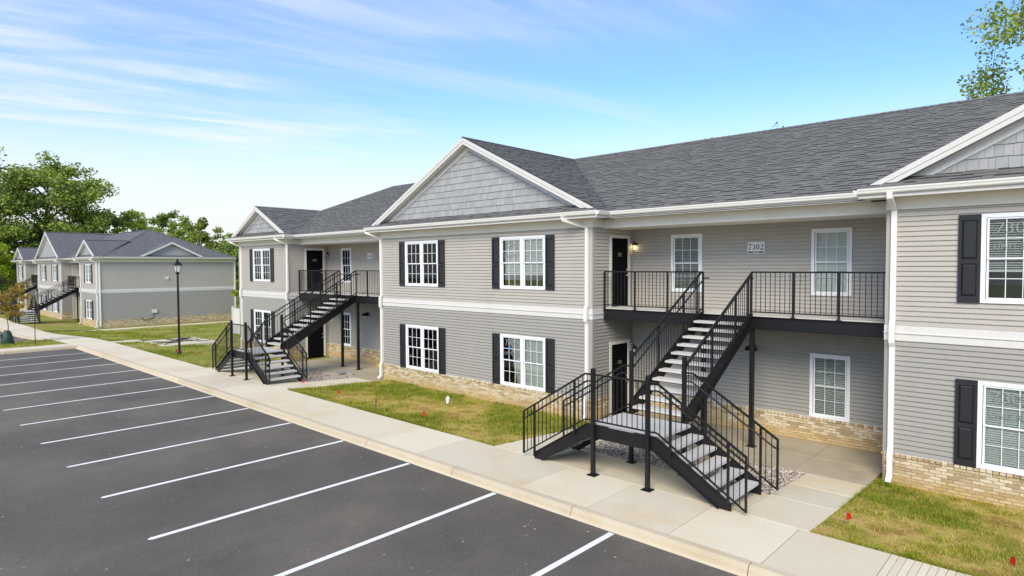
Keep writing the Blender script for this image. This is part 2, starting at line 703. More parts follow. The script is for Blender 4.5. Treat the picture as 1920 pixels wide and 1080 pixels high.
# painted stall lines
for i in range(16):
    x = -28.08 + 2.743 * i
    mb = MB()
    x0, x1, y0, y1 = x - 0.055, x + 0.055, -11.54, -6.19
    pts = [(x0, y1), (x0, y0 + 0.05), (x0 + 0.03, y0), (x1 - 0.03, y0), (x1, y0 + 0.05), (x1, y1)]
    mb.poly([(a, b, -0.146) for a, b in pts])
    mb.build('parking_line', 'paint', lot)
for i in range(12):
    x = -40.5 - 2.743 * i
    mb = MB()
    mb.poly([(x - .06, -11.6, hx(x) - .146), (x + .06, -11.6, hx(x) - .146), (x + .06, -6.5, hx(x) - .146), (x - .06, -6.5, hx(x) - .146)])
    mb.build('parking_line', 'paint', lot2)

# pale grit and bits of leaf scattered on the asphalt
rgd = random.Random(12)
mb = MB()
for k in range(420):
    x, y = rgd.uniform(-26, 9), rgd.uniform(-15, -6.3)
    a, r0 = rgd.uniform(0, 6.28), rgd.choice((.008, .010, .014, .022))
    mb.add([(x + math.cos(a + t) * r0 * q, y + math.sin(a + t) * r0 * q, -.144 + h) for t, q, h in ((0, 1.4, 0), (1.6, .8, .004), (3.1, 1.2, 0), (4.7, .7, .006))], [(0, 1, 2, 3)])
grit = mb.build('grit', mat('pale_grit', (.45, .42, .36), .9), kind='stuff')
tag(grit, 'pale grit and leaf bits scattered over the parking lot', 'grit')

# ---- kerb: cast sections with a rounded nose
kerb = empty('kerb')
kerb['kind'] = 'structure'


def kerb_piece(x0, x1, zf, parent, y=KY):
    prof = [(y - 0.06, -0.20), (y - 0.05, -0.148), (y - 0.035, -0.06), (y - 0.015, -0.018), (y + 0.02, 0.0), (y + 0.15, 0.004), (y + 0.15, -0.20)]
    mb = MB()
    g = 0.008
    n = len(prof)
    for x in (x0 + g, x1 - g):
        mb.v += [(x, a, b + zf(x)) for a, b in prof]
    mb.f = [tuple(range(n)), tuple(range(n, 2 * n))[::-1]] + [(i, i + n, (i + 1) % n + n, (i + 1) % n) for i in range(n)]
    mb.build('kerb_stone', 'kerb', parent)


ks = 3.2
x = 0.69 - ks * 10
xs = [-30.75] + [0.69 + ks * k for k in range(-9, 8)]
for a, b in zip(xs[:-1], xs[1:]):
    kerb_piece(a, b, lambda x: 0.0, kerb)
# thin gutter lip of concrete at the foot of the kerb
mb = MB()
mb.box(-30.7, 26, KY - 0.115, KY - 0.04, -0.2, -0.143)
mb.build('gutter_pan', 'concrete', kerb)
# kerb turning along the far end of the lot
for k in range(6):
    y1 = KY - 0.06 - 3.1 * k
    mb = MB()
    prof = [(-30.69, -0.20), (-30.70, -0.148), (-30.72, -0.06), (-30.74, -0.018), (-30.78, 0.0), (-30.92, 0.004), (-30.92, -0.2)]
    n = len(prof)
    for y in (y1, y1 - 3.085):
        mb.v += [(a, y, b) for a, b in prof]
    mb.f = [tuple(range(n))[::-1], tuple(range(n, 2 * n))] + [(i, (i + 1) % n, (i + 1) % n + n, i + n) for i in range(n)]
    mb.build('kerb_stone', 'kerb', kerb)
far_kerb = empty('far_kerb')
far_kerb['kind'] = 'structure'
for k in range(14):
    kerb_piece(-38.2 - 3.1 * (k + 1), -38.2 - 3.1 * k, hx, far_kerb, -6.25)

# ---- sidewalk and walks: separate slabs with joints
walk = empty('sidewalk')
walk['kind'] = 'structure'


def slab(x0, x1, y0, y1, zf, parent, material='concrete', g=0.007, t=0.12, name='slab'):
    a = [(x0 + g, y0 + g), (x1 - g, y0 + g), (x1 - g, y1 - g), (x0 + g, y1 - g)]
    c = 0.006
    b = [(x0 + g + c, y0 + g + c), (x1 - g - c, y0 + g + c), (x1 - g - c, y1 - g - c), (x0 + g + c, y1 - g - c)]
    mb = MB()
    mb.v = [(x, y, zf(x, y) - t) for x, y in a] + [(x, y, zf(x, y) - c) for x, y in a] + [(x, y, zf(x, y)) for x, y in b]
    mb.f = [(0, 1, 5, 4), (1, 2, 6, 5), (2, 3, 7, 6), (3, 0, 4, 7), (4, 5, 9, 8), (5, 6, 10, 9), (6, 7, 11, 10), (7, 4, 8, 11), (8, 9, 10, 11)]
    return mb.build(name, material, parent)


zs = lambda x, y: hx(x)
jx = [0.85 - 1.62 * k for k in range(20)][::-1] + [2.47, 4.09, 5.71, 7.2, 8.52]
jx = [-30.75] + [j for j in jx if j > -29.9]
for a, b in zip(jx[:-1], jx[1:]):
    slab(a, b, KY + 0.15, SY, zs, walk)
# grooved ramp at the right
for k in range(24):
    slab(8.52 + 0.1 * k, 8.62 + 0.1 * k, KY + 0.15, SY, zs, walk, g=0.0028, name='grooved_strip')
for k in range(5):
    slab(10.92 + 1.6 * k, 12.52 + 1.6 * k, KY + 0.15, SY, zs, walk)
# beyond the lot: the walk goes on to the far building
xx = -30.75
k = 0
while xx > -96:
    slab(xx - 1.6, xx, -6.1 if xx > -38 else -6.1, SY, zs, walk)
    xx -= 1.6
# cross walk at the end of the lot, transformer pad, narrow walk along the far end wall
for k in range(8):
    slab(-32.2, -30.93, -7.72 - 1.6 * k, -6.12 - 1.6 * k, zs, walk)
slab(-31.9, -30.6, SY, -2.75, lambda x, y: hx(x) - 0.04, walk)
zn = lambda x, y: hx(x) - 0.20
for k in range(10):
    slab(-49.9, -48.9, SY + 1.6 * k, SY + 1.6 * (k + 1), zn, walk)

# forecourts before the two stair recesses
GRAV = []


def forecourt(c, xa, xb, name):
    w = empty(name)
    w['kind'] = 'structure'
    zf = lambda x, y: hy(y)
    gx0, gx1, gy0, gy1 = c - 2.2, c + 2.4, -2.78, -0.62
    xm = [xa, gx0, c + 0.1, gx1, xb]
    for a, b in zip(xm[:-1], xm[1:]):
        slab(a, b, SY, gy0, zf, w)
    slab(xa, gx0, gy0, gy1, zf, w)
    slab(gx1, xb, gy0, (gy0 + gy1) / 2, zf, w)
    slab(gx1, xb, (gy0 + gy1) / 2, gy1, zf, w)
    for a, b in zip([xa + .02, gx0 + 0.7, c + 0.5, gx1 - .3][:], [gx0 + 0.7, c + 0.5, gx1 - .3, xb - .02]):
        slab(a, b, gy1, 0.75, zf, w, 'concrete_porch')
        slab(a, b, 0.75, 2.17, zf, w, 'concrete_porch')
    mb = MB()
    mb.poly([(gx0, gy0, hy(gy0) - .05), (gx1, gy0, hy(gy0) - .05), (gx1, gy1, hy(gy1) - .05), (gx0, gy1, hy(gy1) - .05)])
    mb.build('gravel_bed', 'gravel_bed', w)
    GRAV.append((gx0, gx1, gy0, gy1))


forecourt(3.76, 0.17, 7.36, 'forecourt')
forecourt(-13.75, -17.3, -10.1, 'forecourt')


# gravel: loose river stones
def gravel(rect, n, seed, label):
    rg = np.random.default_rng(seed)
    x0, x1, y0, y1 = rect
    base = np.array([(1, 0, 0), (-1, 0, 0), (0, 1, 0), (0, -1, 0), (0, 0, 1), (0, 0, -1)], float)
    fc = np.array([(0, 2, 4), (2, 1, 4), (1, 3, 4), (3, 0, 4), (2, 0, 5), (1, 2, 5), (3, 1, 5), (0, 3, 5)])
    V, F = [], []
    for i in range(n):
        s = rg.uniform(0.018, 0.042)
        sc = s * np.array([rg.uniform(.8, 1.4), rg.uniform(.7, 1.1), rg.uniform(.5, .8)])
        a = rg.uniform(0, 6.28)
        b = rg.uniform(-.5, .5)
        rz = np.array([(math.cos(a), -math.sin(a), 0), (math.sin(a), math.cos(a), 0), (0, 0, 1)])
        rx = np.array([(1, 0, 0), (0, math.cos(b), -math.sin(b)), (0, math.sin(b), math.cos(b))])
        x, y = rg.uniform(x0 + .02, x1 - .02), rg.uniform(y0 + .02, y1 - .02)
        p = (base * sc * rg.uniform(.85, 1.15, (6, 1))) @ rx.T @ rz.T + np.array([x, y, hy(y) - 0.035 + rg.uniform(0, .03)])
        F.append(fc + 6 * len(V))
        V.append(p)
    o = link('gravel', np_mesh('gravel', np.concatenate(V), np.concatenate(F).ravel(), 3, 'gravel'), kind='stuff')
    tag(o, label, 'gravel')


gravel(GRAV[0], 8500, 3, 'tan river gravel under the nearer black staircase')
gravel(GRAV[1], 5000, 4, 'tan river gravel under the farther black staircase')


# ---- lawns
def lawn(name, x0, x1, y0, y1, nx, ny, zoff=-0.012, material='lawn', amp=0.025, fx=hx, fy=hy):
    r = np.random.default_rng(int(abs(x0 * 10)))
    ph = r.uniform(0, 6, 6)

    def z(x, y):
        b = math.sin(x * 2.1 + ph[0]) * math.sin(y * 2.7 + ph[1]) + 0.6 * math.sin(x * 5.3 + ph[2]) * math.sin(y * 4.9 + ph[3])
        e = min(1, min(x - x0, x1 - x, y - y0, y1 - y) / 0.25)
        return fx(x) + fy(y) + zoff + amp * b * max(0, e) * 0.5
    return sheet(name, x0, x1, y0, y1, nx, ny, z, material), z


LZ = []
_, zf1 = lawn('lawn', -10.1, 0.17, SY, 0.0, 60, 26)
_, zf2 = lawn('lawn', 7.36, 20.0, SY, 0.0, 70, 26)
_, zf3 = lawn('lawn', -30.6, -17.3, SY, 0.0, 50, 20, material='lawn_far')
_, zf4 = lawn('lawn', -48.9, -23.7, 0.0, 40, 50, 60, material='lawn_far', fy=lambda y: -0.23)
_, zf5 = lawn('lawn', -48.9, -31.9, SY, 0.0, 40, 14, material='lawn_far')
_, zf6 = lawn('lawn', -38.0, -32.2, -26, -6.12, 16, 50, zoff=-0.03, material='lawn_far', fy=lambda y: 0)
_, zf7 = lawn('lawn', -92, -49.9, SY, 0.0, 50, 8, material='lawn_far')
mb = MB()
mb.box(-31.2, -27.6, -2.72, 0.35, -0.35, -0.10)
pad = mb.build('concrete_pad', 'concrete')
tag(pad, 'bare light concrete pad in the lawn behind the lamp post', 'pad')


def patch(x, y, s=1.0):
    """0 = lush, 1 = bare: the same kind of patchiness everywhere"""
    v = math.sin(x * .9 * s + 1.3 * math.sin(y * 1.1)) + math.sin(y * 1.7 * s + .8 * math.sin(x * .7 + 2)) + .7 * math.sin(x * 2.3 + y * 1.9)
    return 0.5 + v / 5.4


def grass(name, x0, x1, y0, y1, zf, n, seed, hmin, hmax, w, label, skip=None):
    rg = np.random.default_rng(seed)
    V, T = [], []
    tufts = [(rg.uniform(x0, x1), rg.uniform(y0, y1), rg.uniform(.05, .16)) for _ in range(int((x1 - x0) * (y1 - y0) * 2.2))]
    for cnt in range(n):
        u = rg.random()
        tall = 1.0
        if u < .16:
            # ragged tufts
            tx, ty, tr = tufts[rg.integers(len(tufts))]
            x, y = tx + rg.normal(0, tr), ty + rg.normal(0, tr)
            tall = 1.55
        elif u < .24:
            # blades leaning over the edge of the paving
            x, y = rg.uniform(x0, x1), (y0 if rg.random() < .8 else y1) + abs(rg.normal(0, .04)) * (1 if rg.random() < .8 else -1)
            y = min(max(y, y0), y1)
            if rg.random() < .25:
                x, y = (x0 if rg.random() < .5 else x1), rg.uniform(y0, y1)
            tall = 1.2
        else:
            x, y = rg.uniform(x0, x1), rg.uniform(y0, y1)
        x, y = min(max(x, x0), x1), min(max(y, y0), y1)
        p = patch(x, y)
        p = min(1, max(0, (p - .30) / .42)) + rg.normal(0, .10)
        if skip and skip(x, y):
            continue
        if p > .93 and rg.random() < .6 and tall < 1.1:
            continue
        if rg.random() < p * 0.85 and tall < 1.5:
            # a dead straw lying nearly flat
            L = rg.uniform(.05, .14)
            a = rg.uniform(0, 6.28)
            d = np.array([math.cos(a), math.sin(a), rg.uniform(0.0, .35)])
            tnt = rg.uniform(.70, 1.0)
            ww = w * .9
        else:
            L = rg.uniform(hmin, hmax) * (1.25 - .5 * min(1, max(0, p))) * tall
            a = rg.uniform(0, 6.28)
            d = np.array([math.cos(a) * .55, math.sin(a) * .55, 1.0])
            d /= np.linalg.norm(d)
            tnt = min(1, max(0, rg.normal(.14 + .38 * p, .15)))
            ww = w
        b = np.array([x, y, zf(x, y) - .004])
        sd = np.array([-math.sin(a + rg.uniform(-.8, .8)), math.cos(a), 0]) * ww * .5
        V += [b - sd, b + sd, b + d * L + np.array([0, 0, -.15 * L])]
        T.append(tnt)
    V = np.array(V)
    me = np_mesh(name, V, np.arange(len(V)), 3, 'blade')
    at = me.attributes.new('tint', 'FLOAT', 'FACE')
    at.data.foreach_set('value', np.array(T, dtype=np.float32)[:len(me.polygons)])
    o = link(name, me, kind='stuff')
    tag(o, label, 'grass')


grass('grass', -10.08, 0.15, SY + .01, -.02, zf1, 60000, 11, .04, .12, .013, 'patchy green and straw grass before the middle of the near building')
grass('grass', 7.38, 14.5, SY + .01, -.02, zf2, 60000, 12, .035, .11, .011, 'patchy dry grass at the right below the large window')
grass('grass', -30.5, -17.3, SY + .01, -.02, zf3, 26000, 13, .04, .10, .018, 'green grass around the foot of the lamp post')
grass('grass', -48.8, -23.8, 0.0, 18, zf4, 30000, 14, .05, .12, .03, 'grass between the two apartment buildings',
      skip=lambda x, y: False)
grass('grass', -48.8, -32.0, SY, 0, zf5, 16000, 15, .05, .11, .028, 'grass along the sidewalk toward the far building')
grass('grass', -37.9, -32.3, -18, -6.2, zf6, 12000, 16, .05, .11, .025, 'grass strip at the end of the parking lot')

# ================================================================ buildings
Z_CAP, Z_BB, Z_BT, Z_FR, Z_SOF, Z_EAVE = 0.40, 2.76, 3.073, 5.455, 5.70, 5.90
DEP = 2.17           # depth of the stair recesses
RIDGE_Y, RIDGE_Z = 5.9, 8.73
BACK = 11.75
CO = 0.1016


class Wall:
    """vertical wall plane: s runs along it, n points out of it"""

    def __init__(w, o, s, n):
        w.o, w.s, w.n = Vector(o), Vector(s), Vector(n)

    def P(w, s, n, z):
        return tuple(w.o + w.s * s + w.n * n + Vector((0, 0, z)))

    def box(w, mb, s0, s1, n0, n1, z0, z1):
        p = [w.P(s0, n0, z0), w.P(s1, n0, z0), w.P(s1, n1, z0), w.P(s0, n1, z0), w.P(s0, n0, z1), w.P(s1, n0, z1), w.P(s1, n1, z1), w.P(s0, n1, z1)]
        if w.s.cross(w.n).z < 0:
            p = [p[i] for i in (3, 2, 1, 0, 7, 6, 5, 4)]
        mb.hexa(p)


def spans(L0, L1, holes, z0, z1):
    out = [(L0, L1)]
    for a, b, c, d in holes:
        if z1 <= c + 1e-6 or z0 >= d - 1e-6:
            continue
        nx = []
        for u, v in out:
            if b <= u or a >= v:
                nx.append((u, v))
                continue
            if a > u:
                nx.append((u, a))
            if b < v:
                nx.append((b, v))
        out = nx
    return [(u, v) for u, v in out if v - u > .01]


def wall_panel(w, L, z0, z1, holes, name, material, parent, thick=0.12):
    zs_ = sorted(set([z0, z1] + [min(max(q, z0), z1) for h in holes for q in h[2:]]))
    mb = MB()
    for a, b in zip(zs_[:-1], zs_[1:]):
        for u, v in spans(0, L, holes, a, b):
            w.box(mb, u, v, -thick, 0.0, a, b)
    return mb.build(name, material, parent)


def siding(w, L, z0, z1, holes, material, parent, single, edge=0.0):
    n = int(math.ceil((z1 - z0) / CO - .05))
    allmb = MB()
    for k in range(n):
        a = z0 + k * CO
        b = min(a + CO, z1)
        for u, v in spans(edge, L - edge, holes, a + .002, b - .002):
            prof = [(0, a), (.021, a + .001), (.024, a + .010), (.012, b - .017), (.002, b - .013), (.002, b)]
            m = len(prof)
            p = [w.P(u, n_, z_) for n_, z_ in prof] + [w.P(v, n_, z_) for n_, z_ in prof]
            f = [(i_, i_ + 1, m + i_ + 1, m + i_) for i_ in range(m - 1)] + [tuple(range(m))[::-1], tuple(range(m, 2 * m))]
            if w.s.cross(w.n).z > 0:
                f = [q[::-1] for q in f]
            if single and (u < single or single is True):
                mb = MB()
                mb.add(p, f)
                mb.build('siding_board', material, parent)
            else:
                allmb.add(p, f)
    if allmb.v:
        allmb.build('siding_board', material, parent, kind='stuff')


BRICK_ME = {}


def brick_mesh(l, h, d):
    key = (round(l, 3), round(h, 3), round(d, 3))
    if key not in BRICK_ME:
        mb = MB()
        c = .004
        mb.v = [(0, 0, 0), (l, 0, 0), (l, 0, h), (0, 0, h), (c, -d, c), (l - c, -d, c), (l - c, -d, h - c), (c, -d, h - c)]
        mb.f = [(0, 1, 5, 4), (1, 2, 6, 5), (2, 3, 7, 6), (3, 0, 4, 7), (4, 5, 6, 7)]
        BRICK_ME[key] = mb.mesh('brick', 'brick')
    return BRICK_ME[key]


def bricks(w, L, z0, parent, single_from, single_to, holes=(), cap=True):
    """brick base; pieces between single_from..single_to are objects of their own"""
    mbx = MB()
    rot = math.atan2(w.s.y, w.s.x)
    h, l, g = .057, .194, .009
    rows = int(round((Z_CAP - .07 - z0) / (h + g)))
    st = (Z_CAP - .07 - z0) / rows

    def put(s, z, ln, hh, d, r):
        for a, b, c, e in holes:
            if s < b and s + ln > a and z < e:
                return
        if single_from <= s <= single_to:
            o = link('brick', brick_mesh(ln, hh, d), parent, w.P(s, 0.012, z))
            o.rotation_euler = (0, 0, rot)
        else:
            me = brick_mesh(ln, hh, d)
            ca, sa = math.cos(rot), math.sin(rot)
            o = Vector(w.P(s, .012, z))
            vs = [(o.x + v.co.x * ca - v.co.y * sa, o.y + v.co.x * sa + v.co.y * ca, o.z + v.co.z) for v in me.vertices]
            mbx.add(vs, [tuple(p.vertices) for p in me.polygons])
    for k in range(rows):
        s = 0.0
        first = True
        while s < L - .02:
            ln = (l - g) / 2 if (first and k % 2) else l
            ln = min(ln, L - s - .002)
            if ln > .03:
                put(s, z0 + k * st + g / 2, round(ln, 2), st - g, .010 + .003 * ((k * 7 + int(s * 10)) % 3), k)
            s += ln + g
            first = False
    if cap:
        s = 0.0
        while s < L - .02:
            ln = min(.092, L - s - .002)
            if ln > .02:
                put(s, Z_CAP - .066, round(ln, 2), .064, .035, 99)
            s += .1016
    if mbx.v:
        mbx.build('brick', 'brick', parent, kind='stuff')


def sash(w, mb_f, mb_m, s0, s1, z0, z1, nd, cols=3, rows=2):
    f = .035
    w.box(mb_f, s0, s0 + f, nd - .03, nd, z0, z1)
    w.box(mb_f, s1 - f, s1, nd - .03, nd, z0, z1)
    w.box(mb_f, s0 + f, s1 - f, nd - .03, nd - .001, z0, z0 + f)
    w.box(mb_f, s0 + f, s1 - f, nd - .03, nd - .001, z1 - f, z1)
    a0, a1, b0, b1 = s0 + f, s1 - f, z0 + f, z1 - f
    for k in range(1, cols):
        c = a0 + (a1 - a0) * k / cols
        w.box(mb_m, c - .0065, c + .0065, nd - .022, nd - .009, b0, b1)
    for k in range(1, rows):
        c = b0 + (b1 - b0) * k / rows
        w.box(mb_m, a0, a1, nd - .021, nd - .010, c - .0065, c + .0065)
    return a0, a1, b0, b1


def window(w, s0, s1, z0, z1, parent, units=2, blind=(1.0, 35), text=None, tape=False, detail=True):
    """double-hung vinyl window: casing, sashes, muntins, panes, blind and the dark room behind"""
    fr = MB()
    c = .075
    w.box(fr, s0, s0 + c, -.02, .045, z0, z1)
    w.box(fr, s1 - c, s1, -.02, .045, z0, z1)
    w.box(fr, s0 + c, s1 - c, -.02, .044, z1 - c, z1)
    w.box(fr, s0 + c, s1 - c, -.02, .050, z0, z0 + c * .9)
    U = []
    mul = .10
    iw = (s1 - s0 - 2 * c - mul * (units - 1)) / units
    for k in range(units):
        a = s0 + c + k * (iw + mul)
        U.append((a, a + iw))
        if k:
            w.box(fr, a - mul, a, -.02, .043, z0 + c * .9, z1 - c)
    win = fr.build('window', 'frame', parent)
    zm = (z0 + z1) / 2
    for a, b in U:
        # jambs
        for (lo, hi, nd) in ((zm - .018, z1 - c, .028), (z0 + c * .9, zm + .018, .008)):
            sf, sm = MB(), MB()
            p0, p1, q0, q1 = sash(w, sf, sm, a + .012, b - .012, lo, hi, nd)
            so = sf.build('sash', 'frame', win)
            sm.build('muntin', 'frame', win)
            g = MB()
            w.box(g, p0, p1, nd - .019, nd - .015, q0, q1)
            g.build('pane', 'glass', win)
        # blind
        drop, tilt = blind
        if drop > 0 and detail:
            mb = MB()
            top = z1 - c - .02
            zz = top
            end = top - (top - z0 - c) * drop
            ta = R(tilt)
            while zz > end:
                hh = .024
                dz, dn = math.sin(ta) * hh, math.cos(ta) * hh
                p = [w.P(a + .03, -.050 - dn, zz + dz), w.P(b - .03, -.050 - dn, zz + dz), w.P(b - .03, -.050 + dn, zz - dz), w.P(a + .03, -.050 + dn, zz - dz)]
                mb.poly(p)
                zz -= .044
            w.box(mb, a + .03, b - .03, -.065, -.03, end - .03, end)
            mb.build('blind', 'blind', win)
    rm = MB()
    d = .45
    a, b, lo, hi = s0 + .03, s1 - .03, z0 + .03, z1 - .03
    P = w.P
    rm.poly([P(a, -d, lo), P(b, -d, lo), P(b, -d, hi), P(a, -d, hi)])
    rm.poly([P(a, -.02, lo), P(a, -d, lo), P(a, -d, hi), P(a, -.02, hi)])
    rm.poly([P(b, -.02, lo), P(b, -d, lo), P(b, -d, hi), P(b, -.02, hi)])
    rm.poly([P(a, -.02, lo), P(b, -.02, lo), P(b, -d, lo), P(a, -d, lo)])
    rm.poly([P(a, -.02, hi), P(b, -.02, hi), P(b, -d, hi), P(a, -d, hi)])
    rm.build('room_recess', 'dark_room', win)
    if text:
        a, b = U[0]
        lines = text
        for i, (tx, sz) in enumerate(lines):
            me = text_mesh(tx, sz, 'marker_lettering', 'chalk', -.004 if sz > .2 else -.001)
            o = link('marker_lettering', me, win, P((a + b) / 2, .0295, z1 - c - .21 - .34 * i))
            o.rotation_euler = (R(90), 0, math.atan2(w.s.y, w.s.x))
    if tape:
        a, b = U[0]
        mb = MB()
        w.box(mb, a + .30, a + .40, .0285, .0305, zm + .36, zm + .42)
        mb.build('tape', 'tape', win)
    return win


def shutter(w, s0, s1, z0, z1, parent):
    mb = MB()
    n = .062
    st = .055
    zm = z0 + (z1 - z0) * .47
    w.box(mb, s0, s0 + st, .018, n, z0, z1)
    w.box(mb, s1 - st, s1, .018, n, z0, z1)
    for a, b in ((z0, z0 + .13), (zm - .045, zm + .045), (z1 - .11, z1)):
        w.box(mb, s0 + st, s1 - st, .018, n - .001, a, b)
    for a, b in ((z0 + .13, zm - .045), (zm + .045, z1 - .11)):
        # raised field with sloping shoulders
        u0, u1 = s0 + st, s1 - st
        q = .035
        P = w.P
        o = [P(u0, .034, a), P(u1, .034, a), P(u1, .034, b), P(u0, .034, b)]
        i = [P(u0 + q, .054, a + q), P(u1 - q, .054, a + q), P(u1 - q, .054, b - q), P(u0 + q, .054, b - q)]
        f = [(0, 1, 5, 4), (1, 2, 6, 5), (2, 3, 7, 6), (3, 0, 4, 7), (4, 5, 6, 7)]
        mb.add(o + i, f)
    return mb.build('shutter', 'shutter', parent)


def door(w, s0, s1, z0, z1, parent, number=None, material='door', hinge=1):
    fr = MB()
    c = .10
    w.box(fr, s0, s0 + c, -.03, .04, z0, z1)
    w.box(fr, s1 - c, s1, -.03, .04, z0, z1)
    w.box(fr, s0 + c, s1 - c, -.03, .039, z1 - c, z1)
    d = fr.build('door', 'white', parent)
    lf = MB()
    a, b, lo, hi = s0 + c, s1 - c, z0, z1 - c
    w.box(lf, a, b, -.03, .004, lo, hi)
    # six moulded fields
    mid = (a + b) / 2
    for (u, v) in ((a + .12, mid - .06), (mid + .06, b - .12)):
        for (e, g) in ((lo + .22, lo + .78), (lo + .92, lo + 1.52), (lo + 1.64, hi - .12)):
            P = w.P
            q = .03
            o = [P(u, .0045, e), P(v, .0045, e), P(v, .0045, g), P(u, .0045, g)]
            i = [P(u + q, .012, e + q), P(v - q, .012, e + q), P(v - q, .012, g - q), P(u + q, .012, g - q)]
            lf.add(o + i, [(0, 1, 5, 4), (1, 2, 6, 5), (2, 3, 7, 6), (3, 0, 4, 7), (4, 5, 6, 7)])
    lo_ = lf.build('door_leaf', material, d)
    hd = MB()
    sx = b - .07
    for z in (lo + .95, lo + 1.12):
        c0 = Vector(w.P(sx, .004, z))
        nn = w.n
        ring = [(0.03, 0), (.032, .02), (.018, .03), (.028, .05), (.022, .065)] if z < lo + 1 else [(0.032, 0), (.032, .022), (.02, .026)]
        # turned about the outward normal
        o = len(hd.v)
        m = 10
        for r, h in ring:
            for k in range(m):
                t = 2 * math.pi * k / m
                p = c0 + nn * h + w.s * (r * math.cos(t)) + Vector((0, 0, r * math.sin(t)))
                hd.v.append(tuple(p))
        for i in range(len(ring) - 1):
            for k in range(m):
                k2 = (k + 1) % m
                hd.f.append((o + i * m + k, o + i * m + k2, o + (i + 1) * m + k2, o + (i + 1) * m + k))
        hd.f.append(tuple(o + (len(ring) - 1) * m + k for k in range(m)))
    hd.build('handle', 'nickel', d)
    if number:
        o = link('door_number', text_mesh(number, .15, 'door_number', 'nickel', .003), d, w.P((a + b) / 2, .016, lo + 1.58))
        o.rotation_euler = (R(90), 0, math.atan2(w.s.y, w.s.x))
    return d


def lantern(w, s, z, parent, lit):
    bk = MB()
    w.box(bk, s - .075, s + .075, .004, .03, z - .05, z + .17)
    L = bk.build('wall_lantern', 'white', parent)
    mb = MB()
    P = w.P
    mb.tube([P(s, .03, z + .10), P(s, .09, z + .15), P(s, .14, z + .10)], .012, 6)
    c = P(s, .14, z)
    mb.lathe([(.02, .10), (.085, .04), (.09, .02), (.06, .018)], 8, c)
    mb.lathe([(.05, -.17), (.055, -.16), (.03, -.155)], 8, c)
    for k in range(4):
        t = math.pi / 4 + k * math.pi / 2
        mb.bar((c[0] + .07 * math.cos(t), c[1] + .07 * math.sin(t), c[2] + .02), (c[0] + .048 * math.cos(t), c[1] + .048 * math.sin(t), c[2] - .16), .008)
    mb.build('lantern_cage', 'steel', L)
    b = MB()
    b.lathe([(.012, -.12), (.035, -.09), (.04, -.05), (.02, -.005)], 8, c)
    b.build('bulb', 'bulb' if lit else 'lamp_glass', L, smooth=True)


def dome_light(w, s, z, parent):
    mb = MB()
    P = w.P
    w.box(mb, s - .07, s + .07, .004, .05, z - .02, z + .10)
    c = P(s, .17, z)
    mb.lathe([(.15, -.06), (.16, -.02), (.13, .04), (.05, .07)], 14, c)
    mb.tube([P(s, .05, z + .05), P(s, .12, z + .05)], .03, 6)
    d = mb.build('dome_light', 'steel', parent, smooth=False)
    b = MB()
    b.lathe([(.05, -.10), (.10, -.085), (.115, -.062)], 10, c)
    b.build('lens', 'lamp_glass', d, smooth=True)


def stroke(pts, z=0.0):
    """ribbon with varying width: pts (x, y, width)"""
    mb = MB()
    L, Rr = [], []
    for i, (x, y, wd) in enumerate(pts):
        a = Vector(pts[max(0, i - 1)][:2])
        b = Vector(pts[min(len(pts) - 1, i + 1)][:2])
        d = (b - a).normalized()
        n = Vector((-d.y, d.x))
        L.append((x + n.x * wd / 2, y + n.y * wd / 2, z))
        Rr.append((x - n.x * wd / 2, y - n.y * wd / 2, z))
    n = len(pts)
    mb.v = L + Rr
    mb.f = [(i, i + 1, n + i + 1, n + i) for i in range(n - 1)]
    return mb


def arc(cx, cy, rx, ry, a0, a1, n, wf):
    return [(cx + rx * math.cos(R(a0 + (a1 - a0) * i / n)), cy + ry * math.sin(R(a0 + (a1 - a0) * i / n)), wf(R(a0 + (a1 - a0) * i / n))) for i in range(n + 1)]


def serif_digit(ch):
    """bold high-contrast numerals, 1 unit high, about .62 wide"""
    out = MB()

    def put(m):
        out.add(m.v, m.f)
    fat = lambda a: .045 + .125 * abs(math.cos(a)) ** 1.5
    if ch == '0':
        put(stroke(arc(.31, .5, .21, .46, 0, 360, 28, fat)))
    elif ch == '7':
        out.add([(.05, .70, 0), (.09, .70, 0), (.12, .84, 0), (.58, .84, 0), (.58, .99, 0), (.05, .99, 0)], [(0, 1, 2, 3, 4, 5)])
        put(stroke([(.56, .88, .05), (.42, .62, .08), (.33, .36, .15), (.30, .14, .19), (.30, .0, .19)]))
    elif ch == '2':
        put(stroke([(.13, .72, .17), (.10, .80, .10), (.14, .90, .06), (.28, .965, .06), (.42, .93, .10), (.49, .78, .17), (.44, .60, .15), (.30, .40, .09), (.14, .20, .06), (.06, .08, .05)]))
        out.add([(.05, .0, 0), (.56, .0, 0), (.60, .32, 0), (.56, .32, 0), (.50, .17, 0), (.05, .15, 0)], [(0, 1, 2, 3, 4, 5)])
    elif ch == '3':
        put(stroke([(.12, .76, .16), (.10, .84, .10), (.16, .93, .06), (.28, .965, .05), (.41, .91, .10), (.46, .76, .16), (.41, .60, .10), (.30, .535, .05), (.20, .53, .04)]))
        put(stroke([(.24, .53, .04), (.36, .50, .07), (.46, .42, .12), (.49, .27, .18), (.43, .10, .11), (.29, .035, .05), (.16, .06, .06), (.10, .14, .10), (.12, .23, .16)]))
    elif ch == '4':
        out.add([(.34, 0, 0), (.50, 0, 0), (.50, .99, 0), (.44, .99, 0), (.34, .80, 0)], [(0, 1, 2, 3, 4)])
        put(stroke([(.44, .97, .05), (.05, .30, .05)]))
        out.add([(.03, .24, .001), (.62, .24, .001), (.62, .32, .001), (.03, .32, .001)], [(0, 1, 2, 3)])
    return out


